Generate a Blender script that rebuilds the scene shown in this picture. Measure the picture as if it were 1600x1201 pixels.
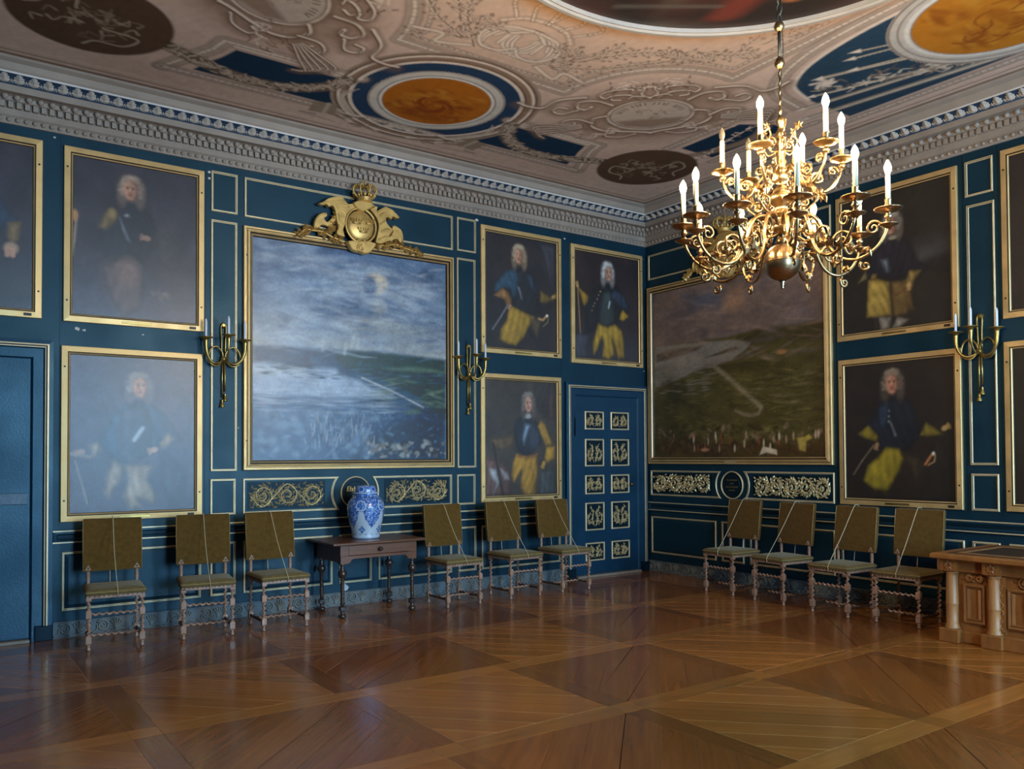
import bpy, math, random
import numpy as np
from mathutils import Vector, Matrix

# ------------------------------------------------------------------ scene, camera, world, light
for o in list(bpy.data.objects):
    bpy.data.objects.remove(o)
scene = bpy.context.scene
COL = scene.collection
RX, RY, RZ = -8.62, -10.88, 4.98          # the room: x RX..0, y RY..0, z 0..RZ; the far corner is the origin

cam_data = bpy.data.cameras.new('camera')
cam = bpy.data.objects.new('camera', cam_data)
COL.objects.link(cam)
cam_data.sensor_width = 36.0
cam_data.lens = 1297.5 / 1600 * 36
cam_data.shift_y = (683.5 - 600.5) / 1600
cam_data.clip_start = 0.05
yaw, pitch, roll = 0.6153, 0.0222, 0.0055
fw = Vector((math.sin(yaw) * math.cos(pitch), math.cos(yaw) * math.cos(pitch), math.sin(pitch)))
rt = Vector((math.cos(yaw), -math.sin(yaw), 0))
dn = fw.cross(rt)
r2 = rt * math.cos(roll) + dn * math.sin(roll)
d2 = dn * math.cos(roll) - rt * math.sin(roll)
CAM = Vector((-8.2787, -8.428, 1.6))
cam.matrix_world = Matrix(((r2.x, -d2.x, -fw.x, CAM.x), (r2.y, -d2.y, -fw.y, CAM.y), (r2.z, -d2.z, -fw.z, CAM.z), (0, 0, 0, 1)))
scene.camera = cam

scene.view_settings.view_transform = 'Standard'
scene.view_settings.look = 'None'
scene.view_settings.gamma = 1
scene.view_settings.use_curve_mapping = False
scene.view_settings.exposure = 1.0
scene.cycles.use_denoising = True
scene.cycles.max_bounces = 8
scene.cycles.diffuse_bounces = 5
scene.cycles.glossy_bounces = 4
scene.cycles.sample_clamp_indirect = 8.0
scene.cycles.caustics_reflective = False
scene.cycles.caustics_refractive = False

world = bpy.data.worlds.new('overcast_sky')
scene.world = world
world.use_nodes = True
bg = world.node_tree.nodes['Background']
bg.inputs['Color'].default_value = (0.41, 0.68, 1.0, 1)
bg.inputs['Strength'].default_value = 30.0

# the two tall windows in the wall behind the camera; a portal in each guides the daylight
WINDOWS = ((-6.3, -4.9), (-2.5, -1.1))
WZ0, WZ1 = 0.85, 3.75
for (a, b) in WINDOWS:
    ld = bpy.data.lights.new('window_portal', 'AREA')
    ld.shape = 'RECTANGLE'
    ld.size = b - a
    ld.size_y = WZ1 - WZ0
    ld.cycles.is_portal = True
    lo = bpy.data.objects.new('window_portal', ld)
    COL.objects.link(lo)
    lo.location = ((a + b) / 2, RY - 0.42, (WZ0 + WZ1) / 2)
    lo.rotation_euler = (math.radians(90), 0, 0)     # faces +y, into the room

# ------------------------------------------------------------------ materials
def lin(c):
    return tuple(((v / 255) / 12.92 if v / 255 <= 0.04045 else ((v / 255 + 0.055) / 1.055) ** 2.4) for v in c)

def pbr(name, rgb, rough=0.5, metal=0.0, vary=0.25, scale=6.0, bump=0.0, bscale=40.0, stretch=(1, 1, 1), coat=0.0, sheen=0.0, rand=0.0, rvary=0.0, spec=0.5, tint=None):
    """Principled with noise-driven colour, roughness and relief; rand: difference from one object to the next."""
    m = bpy.data.materials.new(name)
    m.use_nodes = True
    nt = m.node_tree
    N, L = nt.nodes, nt.links
    b = N['Principled BSDF']
    c = lin(rgb)
    b.inputs['Roughness'].default_value = rough
    b.inputs['Metallic'].default_value = metal
    b.inputs['Coat Weight'].default_value = coat
    b.inputs['Coat Roughness'].default_value = 0.12
    b.inputs['Specular IOR Level'].default_value = spec
    if tint:
        b.inputs['Specular Tint'].default_value = tint + (1,)
    if sheen:
        b.inputs['Sheen Weight'].default_value = sheen
        b.inputs['Sheen Roughness'].default_value = 0.4
        b.inputs['Sheen Tint'].default_value = (1.0, 0.85, 0.6, 1)
    tc = N.new('ShaderNodeTexCoord')
    mp = N.new('ShaderNodeMapping')
    mp.inputs['Scale'].default_value = stretch
    L.new(tc.outputs['Object'], mp.inputs['Vector'])
    nz = N.new('ShaderNodeTexNoise')
    nz.inputs['Scale'].default_value = scale
    nz.inputs['Detail'].default_value = 6
    L.new(mp.outputs['Vector'], nz.inputs['Vector'])
    if rand:
        oi = N.new('ShaderNodeObjectInfo')
        ad = N.new('ShaderNodeVectorMath')
        ad.operation = 'ADD'
        sc = N.new('ShaderNodeMath')
        sc.operation = 'MULTIPLY'
        sc.inputs[1].default_value = 37.0
        L.new(oi.outputs['Random'], sc.inputs[0])
        L.new(mp.outputs['Vector'], ad.inputs[0])
        L.new(sc.outputs[0], ad.inputs[1])
        L.new(ad.outputs[0], nz.inputs['Vector'])
    mr = N.new('ShaderNodeMapRange')
    mr.inputs['From Min'].default_value = 0.25
    mr.inputs['From Max'].default_value = 0.75
    mr.inputs['To Min'].default_value = 1 - vary
    mr.inputs['To Max'].default_value = 1 + vary
    L.new(nz.outputs['Fac'], mr.inputs['Value'])
    mul = N.new('ShaderNodeVectorMath')
    mul.operation = 'SCALE'
    mul.inputs[0].default_value = c
    L.new(mr.outputs[0], mul.inputs['Scale'])
    src = mul
    if rand:
        mr2 = N.new('ShaderNodeMapRange')
        mr2.inputs['To Min'].default_value = 1 - rand
        mr2.inputs['To Max'].default_value = 1 + rand
        L.new(oi.outputs['Random'], mr2.inputs['Value'])
        m2 = N.new('ShaderNodeVectorMath')
        m2.operation = 'SCALE'
        L.new(mul.outputs[0], m2.inputs[0])
        L.new(mr2.outputs[0], m2.inputs['Scale'])
        src = m2
    L.new(src.outputs[0], b.inputs['Base Color'])
    if rvary:
        mr3 = N.new('ShaderNodeMapRange')
        mr3.inputs['From Min'].default_value = 0.3
        mr3.inputs['From Max'].default_value = 0.7
        mr3.inputs['To Min'].default_value = rough - rvary
        mr3.inputs['To Max'].default_value = rough + rvary
        L.new(nz.outputs['Fac'], mr3.inputs['Value'])
        L.new(mr3.outputs[0], b.inputs['Roughness'])
    if bump:
        n2 = N.new('ShaderNodeTexNoise')
        n2.inputs['Scale'].default_value = bscale
        n2.inputs['Detail'].default_value = 4
        L.new(mp.outputs['Vector'], n2.inputs['Vector'])
        bp = N.new('ShaderNodeBump')
        bp.inputs['Strength'].default_value = bump
        bp.inputs['Distance'].default_value = 0.01
        L.new(n2.outputs['Fac'], bp.inputs['Height'])
        L.new(bp.outputs['Normal'], b.inputs['Normal'])
    return m

def painted(name, rough=0.5, coat=0.0, bump=0.0, bscale=300.0, coat_rough=0.3, spec=0.5):
    """Colour from the paint laid on the mesh (attribute 'paint')."""
    m = bpy.data.materials.new(name)
    m.use_nodes = True
    N, L = m.node_tree.nodes, m.node_tree.links
    b = N['Principled BSDF']
    at = N.new('ShaderNodeAttribute')
    at.attribute_name = 'paint'
    L.new(at.outputs['Color'], b.inputs['Base Color'])
    b.inputs['Roughness'].default_value = rough
    b.inputs['Coat Weight'].default_value = coat
    b.inputs['Coat Roughness'].default_value = coat_rough
    b.inputs['Specular IOR Level'].default_value = spec
    if bump:
        tc = N.new('ShaderNodeTexCoord')
        n2 = N.new('ShaderNodeTexNoise')
        n2.inputs['Scale'].default_value = bscale
        n2.inputs['Detail'].default_value = 3
        L.new(tc.outputs['Object'], n2.inputs['Vector'])
        bp = N.new('ShaderNodeBump')
        bp.inputs['Strength'].default_value = bump
        bp.inputs['Distance'].default_value = 0.004
        L.new(n2.outputs['Fac'], bp.inputs['Height'])
        L.new(bp.outputs['Normal'], b.inputs['Normal'])
        L.new(bp.outputs['Normal'], b.inputs['Coat Normal'])
    return m

def glow(name, rgb, strength):
    m = bpy.data.materials.new(name)
    m.use_nodes = True
    b = m.node_tree.nodes['Principled BSDF']
    b.inputs['Base Color'].default_value = (0.9, 0.8, 0.6, 1)
    b.inputs['Emission Color'].default_value = lin(rgb) + (1,)
    b.inputs['Emission Strength'].default_value = strength
    return m

def clear_glass(name):
    m = bpy.data.materials.new(name)
    m.use_nodes = True
    N, L = m.node_tree.nodes, m.node_tree.links
    N.remove(N['Principled BSDF'])
    tr = N.new('ShaderNodeBsdfTransparent')
    tr.inputs['Color'].default_value = (0.93, 0.97, 0.96, 1)
    gl = N.new('ShaderNodeBsdfGlossy')
    gl.inputs['Roughness'].default_value = 0.03
    mx = N.new('ShaderNodeMixShader')
    mx.inputs['Fac'].default_value = 0.06
    L.new(tr.outputs[0], mx.inputs[1])
    L.new(gl.outputs[0], mx.inputs[2])
    L.new(mx.outputs[0], N['Material Output'].inputs['Surface'])
    return m

M = dict(
    blue=pbr('blue_panel_paint', (12, 44, 60), 0.47, spec=0.52, tint=(0.55, 0.86, 1.0), vary=0.16, scale=2.5, bump=0.12, bscale=90, rvary=0.08),
    blue_door=pbr('blue_door_paint', (15, 50, 74), 0.42, spec=0.65, tint=(0.52, 0.84, 1.0), vary=0.16, scale=2.2, bump=0.15, bscale=60, rvary=0.08),
    blue_dark=pbr('dark_blue_ground', (9, 26, 36), 0.5, spec=0.35, tint=(0.5, 0.8, 1.0), vary=0.2, scale=5),
    blue_cornice=pbr('blue_cornice_ground', (34, 62, 90), 0.6, vary=0.2, scale=6),
    gilt=pbr('gilt_frame', (224, 186, 126), 0.48, metal=0.55, vary=0.12, scale=7, bump=0.08, bscale=50, rvary=0.08),
    giltline=pbr('gilt_moulding', (228, 206, 164), 0.48, metal=0.4, vary=0.12, scale=9),
    giltcarve=pbr('gilt_carving', (214, 174, 102), 0.42, metal=0.55, vary=0.15, scale=14, rvary=0.1),
    giltleaf=pbr('gilt_foliage', (208, 186, 138), 0.45, metal=0.4, vary=0.2, scale=20),
    darkline=pbr('dark_frame_line', (46, 34, 24), 0.5, vary=0.2),
    stucco=pbr('cornice_paint', (152, 138, 126), 0.65, vary=0.12, scale=5, bump=0.1, bscale=30),
    stuccoleaf=pbr('cornice_leaf_paint', (176, 166, 156), 0.6, vary=0.12, scale=9),
    stuccopale=pbr('cornice_fillet', (206, 200, 196), 0.6, vary=0.1, scale=5),
    rim=pbr('white_gilt_rim', (168, 158, 148), 0.5, vary=0.08),
    plaster=pbr('wall_plaster', (150, 146, 140), 0.8, vary=0.1),
    greyblue=pbr('carved_baseboard_paint', (104, 112, 116), 0.6, vary=0.15, scale=8, bump=0.15, bscale=40),
    greycarve=pbr('carved_scroll_paint', (134, 134, 126), 0.55, vary=0.15, scale=12),
    stone=pbr('stone_threshold', (140, 128, 114), 0.6, vary=0.2, scale=12),
    oak_light_sheen=pbr('light_sheen_oak_planks', (160, 97, 41), 0.19, vary=0.18, scale=3.0, stretch=(0.6, 9, 1), rand=0.14, rvary=0.05, bump=0.04, bscale=12, coat=0.25),  # lighter: partly wood tone, partly the grain's sheen put into the colour
    oak_dark_no_sheen=pbr('dark_no_sheen_oak_planks', (138, 80, 34), 0.19, vary=0.18, scale=3.0, stretch=(0.6, 9, 1), rand=0.14, rvary=0.05, bump=0.04, bscale=12, coat=0.25),  # darker: partly wood tone, partly the missing sheen put into the colour
    oak_cross=pbr('oak_cross_strips', (130, 76, 32), 0.19, vary=0.16, scale=3.0, stretch=(0.8, 8, 1), rand=0.12, rvary=0.05, coat=0.25),  # darker than the border strips: lack of sheen painted into the colour
    oak_strip=pbr('oak_border_strips', (162, 102, 46), 0.19, vary=0.16, scale=3.0, stretch=(0.8, 8, 1), rand=0.16, rvary=0.05, coat=0.25),  # lighter than the cross strips: sheen on this grain direction painted in
    oak_edge=pbr('worn_plank_edges', (186, 128, 72), 0.4, vary=0.4, scale=9),
    gap=pbr('floor_joint', (48, 28, 16), 0.5, vary=0.2),
    chairwood=pbr('turned_chair_wood', (164, 128, 106), 0.30, vary=0.22, scale=14, rvary=0.06),
    velvet=pbr('olive_velvet', (96, 70, 28), 0.9, vary=0.22, scale=28, bump=0.3, bscale=220, sheen=0.35, stretch=(1, 1, 1), spec=0.2),
    seatvelvet=pbr('worn_seat_velvet', (110, 92, 54), 0.9, vary=0.2, scale=24, bump=0.3, bscale=200, sheen=0.25, spec=0.2),
    trim=pbr('velvet_braid', (150, 126, 80), 0.7, vary=0.2, scale=40),
    nail=pbr('dark_nail_heads', (60, 46, 32), 0.4, metal=0.6, vary=0.1),
    cord=pbr('pale_cord', (196, 176, 140), 0.8, vary=0.15, scale=60),
    walnut=pbr('walnut_table', (108, 70, 48), 0.30, vary=0.25, scale=4, stretch=(1, 8, 8), coat=0.2),
    walnutdark=pbr('dark_turned_walnut', (58, 44, 38), 0.28, vary=0.25, scale=8, coat=0.3),
    oakdesk=pbr('carved_oak', (150, 96, 48), 0.42, vary=0.25, scale=5, stretch=(3, 3, 1), bump=0.08, bscale=60),
    oakcol=pbr('oak_columns', (176, 124, 74), 0.36, vary=0.2, scale=6, stretch=(4, 4, 0.6)),
    ebony=pbr('dark_inlay', (58, 38, 26), 0.4, vary=0.2),
    brass=pbr('brass', (160, 132, 94), 0.3, metal=1.0, vary=0.12, scale=9, rvary=0.06),
    brassdull=pbr('dull_brass', (176, 150, 88), 0.36, metal=0.9, vary=0.2, scale=12, rvary=0.08),
    bronze=pbr('dark_bronze_ball', (168, 140, 106), 0.3, metal=1.0, vary=0.12, scale=8),
    iron=pbr('iron', (70, 70, 66), 0.5, metal=0.7, vary=0.2),
    sleeve=pbr('candle_sleeve', (214, 198, 166), 0.5, vary=0.05),
    wax=pbr('candle_wax', (226, 230, 240), 0.45, vary=0.04),
    bulb=glow('lit_bulb', (255, 224, 172), 470.0),
    offbulb=pbr('unlit_bulb', (96, 88, 78), 0.08, vary=0.05),
    glass=clear_glass('window_glass'),
    whitepaint=pbr('window_paint', (206, 202, 192), 0.5, vary=0.06),
    lock=pbr('lock_plate_metal', (64, 74, 82), 0.4, metal=0.6, vary=0.3, scale=30),
    paper=pbr('paper', (196, 178, 146), 0.7, vary=0.08),
    canvas=painted('varnished_oil_paint', 0.55, coat=0.85, bump=0.3, bscale=170, coat_rough=0.23),
    ceil=painted('painted_ceiling_cloth', 0.9, bump=0.12, bscale=120, spec=0.1),
    ceilcanvas=painted('ceiling_oil_paint', 0.6, coat=0.2),
    china=painted('blue_white_glaze', 0.25, coat=1.0, coat_rough=0.06),
)

# ------------------------------------------------------------------ mesh building
class MB:
    def __init__(s):
        s.v, s.f, s.mi, s.sm = [], [], [], []

    def face(s, idx, mi=0, smooth=False):
        s.f.append(tuple(idx)); s.mi.append(mi); s.sm.append(smooth)

    def add(s, verts, faces, mi=0, smooth=False):
        o = len(s.v)
        s.v += [tuple(p) for p in verts]
        for f in faces:
            s.face([i + o for i in f], mi, smooth)
        return o

    def box(s, x0, x1, y0, y1, z0, z1, mi=0, bev=0.0):
        if not bev:
            v = [(x, y, z) for z in (z0, z1) for y in (y0, y1) for x in (x0, x1)]
            s.add(v, [(0, 2, 3, 1), (4, 5, 7, 6), (0, 1, 5, 4), (2, 6, 7, 3), (0, 4, 6, 2), (1, 3, 7, 5)], mi)
            return s
        b = bev
        def ring(ix, iy, z):
            return [(x0 + ix, y0 + iy, z), (x1 - ix, y0 + iy, z), (x1 - ix, y1 - iy, z), (x0 + ix, y1 - iy, z)]
        rings = [ring(b, b, z0), ring(0, 0, z0 + b), ring(0, 0, z1 - b), ring(b, b, z1)]
        s.loft(rings, mi, cap=True)
        return s

    def loft(s, rings, mi=0, cap=False, smooth=False, closed=True):
        n = len(rings[0]); o = len(s.v)
        for r in rings:
            s.v += [tuple(p) for p in r]
        for k in range(len(rings) - 1):
            for i in range(n if closed else n - 1):
                j = (i + 1) % n
                s.face((o + k * n + i, o + k * n + j, o + (k + 1) * n + j, o + (k + 1) * n + i), mi, smooth)
        if cap:
            s.face([o + i for i in range(n)][::-1], mi)
            s.face([o + (len(rings) - 1) * n + i for i in range(n)], mi)
        return s

    def lathe(s, prof, seg=16, c=(0, 0, 0), mi=0, smooth=True):
        """prof: (radius, z) from bottom to top, turned around a vertical axis through c."""
        rings = [[(c[0] + r * math.cos(2 * math.pi * i / seg), c[1] + r * math.sin(2 * math.pi * i / seg), c[2] + z) for i in range(seg)] for r, z in prof]
        return s.loft(rings, mi, True, smooth)

    def tube(s, path, r, seg=8, mi=0, cap=True, smooth=True):
        P = [Vector(p) for p in path]
        n = len(P)
        R = r if isinstance(r, (list, tuple)) else [r] * n
        if len(R) != n:
            R = [R[min(len(R) - 1, 0)] + (R[-1] - R[0]) * i / (n - 1) for i in range(n)]
        t0 = (P[1] - P[0]).normalized()
        up = Vector((0, 0, 1)) if abs(t0.z) < 0.9 else Vector((1, 0, 0))
        nrm = t0.cross(up).normalized()
        rings = []
        for i in range(n):
            t = (P[min(i + 1, n - 1)] - P[max(i - 1, 0)]).normalized()
            nrm = (nrm - t * nrm.dot(t))
            if nrm.length < 1e-6:
                nrm = t.orthogonal()
            nrm.normalize()
            bn = t.cross(nrm)
            rings.append([P[i] + (nrm * math.cos(2 * math.pi * k / seg) + bn * math.sin(2 * math.pi * k / seg)) * R[i] for k in range(seg)])
        return s.loft(rings, mi, cap, smooth)

    def twist(s, p0, p1, r, turns, e=0.45, seg=8, mi=0):
        """Barley twist between two points: a round section whose centre circles the axis."""
        p0, p1 = Vector(p0), Vector(p1)
        t = (p1 - p0).normalized()
        a = t.orthogonal().normalized(); b = t.cross(a)
        n = max(6, int(turns * 8))
        rings = []
        for i in range(n + 1):
            ph = 2 * math.pi * turns * i / n
            c = p0.lerp(p1, i / n) + (a * math.cos(ph) + b * math.sin(ph)) * r * e
            rings.append([c + (a * math.cos(2 * math.pi * k / seg) + b * math.sin(2 * math.pi * k / seg)) * r * 0.78 for k in range(seg)])
        return s.loft(rings, mi, True, True)

    def sweep(s, pts, prof, to3, mi=None, closed=True, smooth=False):
        """A moulding run around the outline pts: prof = (offset to the left of travel, rise)."""
        n = len(pts); o = len(s.v)
        offs = []
        for i in range(n):
            a, b, c = pts[i - 1], pts[i], pts[(i + 1) % n]
            if not closed and i == 0: a = (2 * b[0] - c[0], 2 * b[1] - c[1])
            if not closed and i == n - 1: c = (2 * b[0] - a[0], 2 * b[1] - a[1])
            d1 = Vector((b[0] - a[0], b[1] - a[1])).normalized(); d2_ = Vector((c[0] - b[0], c[1] - b[1])).normalized()
            n1 = Vector((-d1.y, d1.x)); n2 = Vector((-d2_.y, d2_.x))
            offs.append((n1 + n2) / max(0.25, 1 + n1.dot(n2)))
        for off, rise in prof:
            for p, m_ in zip(pts, offs):
                s.v.append(tuple(to3(p[0] + m_.x * off, p[1] + m_.y * off, rise)))
        for k in range(len(prof) - 1):
            for i in range(n if closed else n - 1):
                j = (i + 1) % n
                s.face((o + k * n + i, o + k * n + j, o + (k + 1) * n + j, o + (k + 1) * n + i), mi[k] if mi else 0, smooth)
        return s

    def relief(s, pts, to3, d0, h, bev, mi=0):
        """A solid cut to the outline pts (counter-clockwise), edges rounded off."""
        n = len(pts); o = len(s.v)
        s.sweep(pts, [(0, d0), (0, d0 + h * 0.55), (bev * 0.4, d0 + h * 0.88), (bev, d0 + h)], to3, [mi] * 3)
        s.face([o + 3 * n + i for i in range(n)], mi)
        return s

    def leaf(s, x, z, ang, ln, wd, to3, d0, h, mi=0):
        ca, sa = math.cos(ang), math.sin(ang)
        def q(a, b, d): return to3(x + a * ca - b * sa, z + a * sa + b * ca, d)
        o = len(s.v)
        s.v += [tuple(q(0, 0, d0)), tuple(q(ln * .45, wd / 2, d0)), tuple(q(ln, 0, d0)), tuple(q(ln * .45, -wd / 2, d0)), tuple(q(ln * .45, 0, d0 + h))]
        for a, b in ((0, 3), (3, 2), (2, 1), (1, 0)):
            s.face((o + a, o + b, o + 4), mi)
        return s

    def mesh(s, name, mats):
        me = bpy.data.meshes.new(name)
        me.from_pydata(s.v, [], s.f)
        for m in (mats if isinstance(mats, (list, tuple)) else [mats]):
            me.materials.append(M[m] if isinstance(m, str) else m)
        if any(s.mi):
            me.polygons.foreach_set('material_index', s.mi)
        me.polygons.foreach_set('use_smooth', s.sm)
        me.update()
        return me

    def build(s, name, mats, parent=None, **kw):
        return put(name, s.mesh(name, mats), parent, **kw)

def put(name, data, parent=None, loc=None, rz=None, kind=None, label=None, cat=None, group=None):
    o = bpy.data.objects.new(name, data)
    COL.objects.link(o)
    if parent is not None: o.parent = parent
    if loc is not None: o.location = loc
    if rz is not None: o.rotation_euler = (0, 0, rz)
    if kind: o['kind'] = kind
    if label: o['label'] = label
    if cat: o['category'] = cat
    if group: o['group'] = group
    return o

def thing(name, label, cat, loc=(0, 0, 0), rz=0.0, group=None):
    return put(name, None, None, loc, rz, None, label, cat, group)

def copy_tree(o, parent=None):
    c = o.copy()
    COL.objects.link(c)
    c.parent = parent
    for ch in o.children:
        copy_tree(ch, c)
    return c

def wall3(x, z, d):            # wall frame: x to the right, z up, d out into the room
    return (x, -d, z)

def rect(x0, z0, x1, z1):
    return [(x0, z0), (x1, z0), (x1, z1), (x0, z1)]

LEFT = dict(loc=(0, 0, 0), rz=0.0)                       # along the wall x runs from RX to 0
RIGHT = dict(loc=(0, 0, 0), rz=math.radians(-90))        # along the wall x runs from 0 (the corner) to 10.88
def on(wall, x, z=0.0, d=0.0):
    return (x, -d, z) if wall is LEFT else (-d, -x, z)

def curve(pts, n=6, closed=False):
    """Catmull-Rom through 2D or 3D points."""
    P = [np.array(p, float) for p in pts]
    out = []
    m = len(P)
    for i in range(m if closed else m - 1):
        p0 = P[i - 1] if (i > 0 or closed) else 2 * P[0] - P[1]
        p1 = P[i]; p2 = P[(i + 1) % m]
        p3 = P[(i + 2) % m] if (i + 2 < m or closed) else 2 * P[-1] - P[-2]
        for k in range(n):
            t = k / n
            out.append(0.5 * (2 * p1 + (p2 - p0) * t + (2 * p0 - 5 * p1 + 4 * p2 - p3) * t * t + (3 * p1 - p0 - 3 * p2 + p3) * t ** 3))
    if not closed:
        out.append(P[-1])
    return [tuple(p) for p in out]

def spiral(cx, cz, r0, r1, a0, turns, n=None):
    n = n or max(8, int(abs(turns) * 14))
    return [(cx + (r0 + (r1 - r0) * i / n) * math.cos(a0 + 2 * math.pi * turns * i / n), cz + (r0 + (r1 - r0) * i / n) * math.sin(a0 + 2 * math.pi * turns * i / n)) for i in range(n + 1)]

# ------------------------------------------------------------------ painting: colour laid on a fine grid mesh
class Paint:
    def __init__(s, x0, x1, y0, y1, nx, ny, rgb):
        s.X = np.linspace(x0, x1, nx); s.Y = np.linspace(y0, y1, ny)
        s.px = (x1 - x0) / (nx - 1)
        s.im = np.empty((ny, nx, 3)); s.im[:] = lin(rgb)
        s.rng = np.random.default_rng(int(abs(x0 * 917 + y0 * 353 + x1 * 71)) + 5)

    def reg(s, a, b, c, d):
        i0, i1 = np.searchsorted(s.X, [a, b]); j0, j1 = np.searchsorted(s.Y, [c, d])
        return slice(j0, j1), slice(i0, i1)

    def mix(s, sl, mask, rgb, a):
        if mask.size:
            m = (mask * a)[..., None]
            s.im[sl] = s.im[sl] * (1 - m) + np.array(lin(rgb)) * m

    def noise(s, fx, fy, octs=3):
        """Smooth value noise 0..1 over the whole picture."""
        ny, nx = len(s.Y), len(s.X)
        out = np.zeros((ny, nx)); amp = 1; tot = 0
        for k in range(octs):
            gx, gy = int(fx * 2 ** k) + 2, int(fy * 2 ** k) + 2
            g = s.rng.random((gy + 1, gx + 1))
            u = np.linspace(0, gx - 1e-6, nx); v = np.linspace(0, gy - 1e-6, ny)
            iu, iv = u.astype(int), v.astype(int); fu, fv = u - iu, v - iv
            fu = fu * fu * (3 - 2 * fu); fv = fv * fv * (3 - 2 * fv)
            a = g[iv][:, iu] * (1 - fu) + g[iv][:, iu + 1] * fu
            b = g[iv + 1][:, iu] * (1 - fu) + g[iv + 1][:, iu + 1] * fu
            out += amp * (a * (1 - fv)[:, None] + b * fv[:, None]); tot += amp; amp *= 0.55
        return out / tot

    def wash(s, mask, rgb, a=1.0):
        s.mix((slice(None), slice(None)), np.clip(mask, 0, 1), rgb, a)

    def grain(s, amt, f=60):
        s.im *= (1 + amt * (s.noise(f, f, 2) - 0.5) * 2)[..., None]

    def ell(s, cx, cy, rx, ry, rgb, a=1.0, soft=0.25, rot=0.0):
        r = max(rx, ry) * (1 + soft)
        sl = s.reg(cx - r, cx + r, cy - r, cy + r)
        x = s.X[sl[1]][None, :] - cx; y = s.Y[sl[0]][:, None] - cy
        c, n = math.cos(rot), math.sin(rot)
        d = np.sqrt(((x * c + y * n) / rx) ** 2 + ((y * c - x * n) / ry) ** 2)
        s.mix(sl, np.clip((1 + soft - d) / (2 * soft + 1e-6), 0, 1), rgb, a)

    def poly(s, pts, rgb, a=1.0, soft=0.01):
        p = np.array(pts, float)
        sl = s.reg(p[:, 0].min() - soft, p[:, 0].max() + soft, p[:, 1].min() - soft, p[:, 1].max() + soft)
        x = s.X[sl[1]][None, :]; y = s.Y[sl[0]][:, None]
        if x.size == 0 or y.size == 0: return
        ins = np.zeros((y.shape[0], x.shape[1]), bool); dist = np.full(ins.shape, 1e9)
        for i in range(len(p)):
            (ax, ay), (bx, by) = p[i - 1], p[i]
            if ay != by:
                ins ^= ((ay > y) != (by > y)) & (x < (bx - ax) * (y - ay) / (by - ay) + ax)
            L2 = (bx - ax) ** 2 + (by - ay) ** 2 + 1e-12
            t = np.clip(((x - ax) * (bx - ax) + (y - ay) * (by - ay)) / L2, 0, 1)
            dist = np.minimum(dist, np.hypot(x - ax - t * (bx - ax), y - ay - t * (by - ay)))
        sd = np.where(ins, dist, -dist)
        s.mix(sl, np.clip(sd / (2 * soft + 1e-9) + 0.5, 0, 1), rgb, a)

    def cloth(s, pts, rgb, a=1.0, soft=0.01, folds=1.0, turn=1.0):
        """A draped shape: rounded towards its edges, lit from the upper left, broken by soft folds."""
        p = np.array(pts, float)
        lo, hi = p.min(0), p.max(0)
        soft = max(soft, .008)
        sl = s.reg(lo[0] - soft, hi[0] + soft, lo[1] - soft, hi[1] + soft)
        x = s.X[sl[1]][None, :]; y = s.Y[sl[0]][:, None]
        if x.size == 0 or y.size == 0: return
        ins = np.zeros((y.shape[0], x.shape[1]), bool); dist = np.full(ins.shape, 1e9)
        for i in range(len(p)):
            (ax, ay), (bx, by) = p[i - 1], p[i]
            if ay != by:
                ins ^= ((ay > y) != (by > y)) & (x < (bx - ax) * (y - ay) / (by - ay) + ax)
            t = np.clip(((x - ax) * (bx - ax) + (y - ay) * (by - ay)) / ((bx - ax) ** 2 + (by - ay) ** 2 + 1e-12), 0, 1)
            dist = np.minimum(dist, np.hypot(x - ax - t * (bx - ax), y - ay - t * (by - ay)))
        mask = np.clip(np.where(ins, dist, -dist) / (2 * soft) + 0.5, 0, 1)
        u = (x - lo[0]) / (hi[0] - lo[0] + 1e-6); v = (y - lo[1]) / (hi[1] - lo[1] + 1e-6)
        ph = s.rng.uniform(0, 6); an = s.rng.uniform(-.5, .5); fr = s.rng.uniform(55, 80)
        wob = np.sin(u * 5 + ph) * 1.2 + np.sin(v * 4 + ph * 2) * 1.0
        f = np.sin((x * math.cos(an) + y * math.sin(an)) * fr + wob) * .6 + np.sin((x * math.cos(an + .6) + y * math.sin(an + .6)) * fr * .47 + wob * 1.7) * .4
        sh = (.42 + .58 * np.clip(dist / .045, 0, 1)) * (1.12 - .5 * u * turn + .25 * (v - .5)) * (1 + .24 * folds * f)
        m = (mask * a)[..., None]
        s.im[sl] = s.im[sl] * (1 - m) + np.array(lin(rgb)) * sh[..., None] * m

    def line(s, pts, w, rgb, a=1.0, soft=None, taper=(1, 1), dash=None):
        p = np.array(pts, float)
        soft = soft or max(w * 0.35, s.px * 0.5)
        m = w + 2 * soft
        sl = s.reg(p[:, 0].min() - m, p[:, 0].max() + m, p[:, 1].min() - m, p[:, 1].max() + m)
        i0, j0 = sl[1].start, sl[0].start
        mask = np.zeros((sl[0].stop - sl[0].start, sl[1].stop - sl[1].start))
        if mask.size == 0: return
        n = len(p) - 1; run = 0.0
        for i in range(n):
            (ax, ay), (bx, by) = p[i], p[i + 1]
            sg = math.hypot(bx - ax, by - ay); mid = run + sg / 2; run += sg
            if dash and int(mid / dash) % 2: continue
            ww = w / 2 * (taper[0] + (taper[1] - taper[0]) * (i + 0.5) / n)
            q = s.reg(min(ax, bx) - m, max(ax, bx) + m, min(ay, by) - m, max(ay, by) + m)
            x = s.X[q[1]][None, :]; y = s.Y[q[0]][:, None]
            if x.size == 0 or y.size == 0: continue
            t = np.clip(((x - ax) * (bx - ax) + (y - ay) * (by - ay)) / (sg * sg + 1e-12), 0, 1)
            d = np.hypot(x - ax - t * (bx - ax), y - ay - t * (by - ay))
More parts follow.
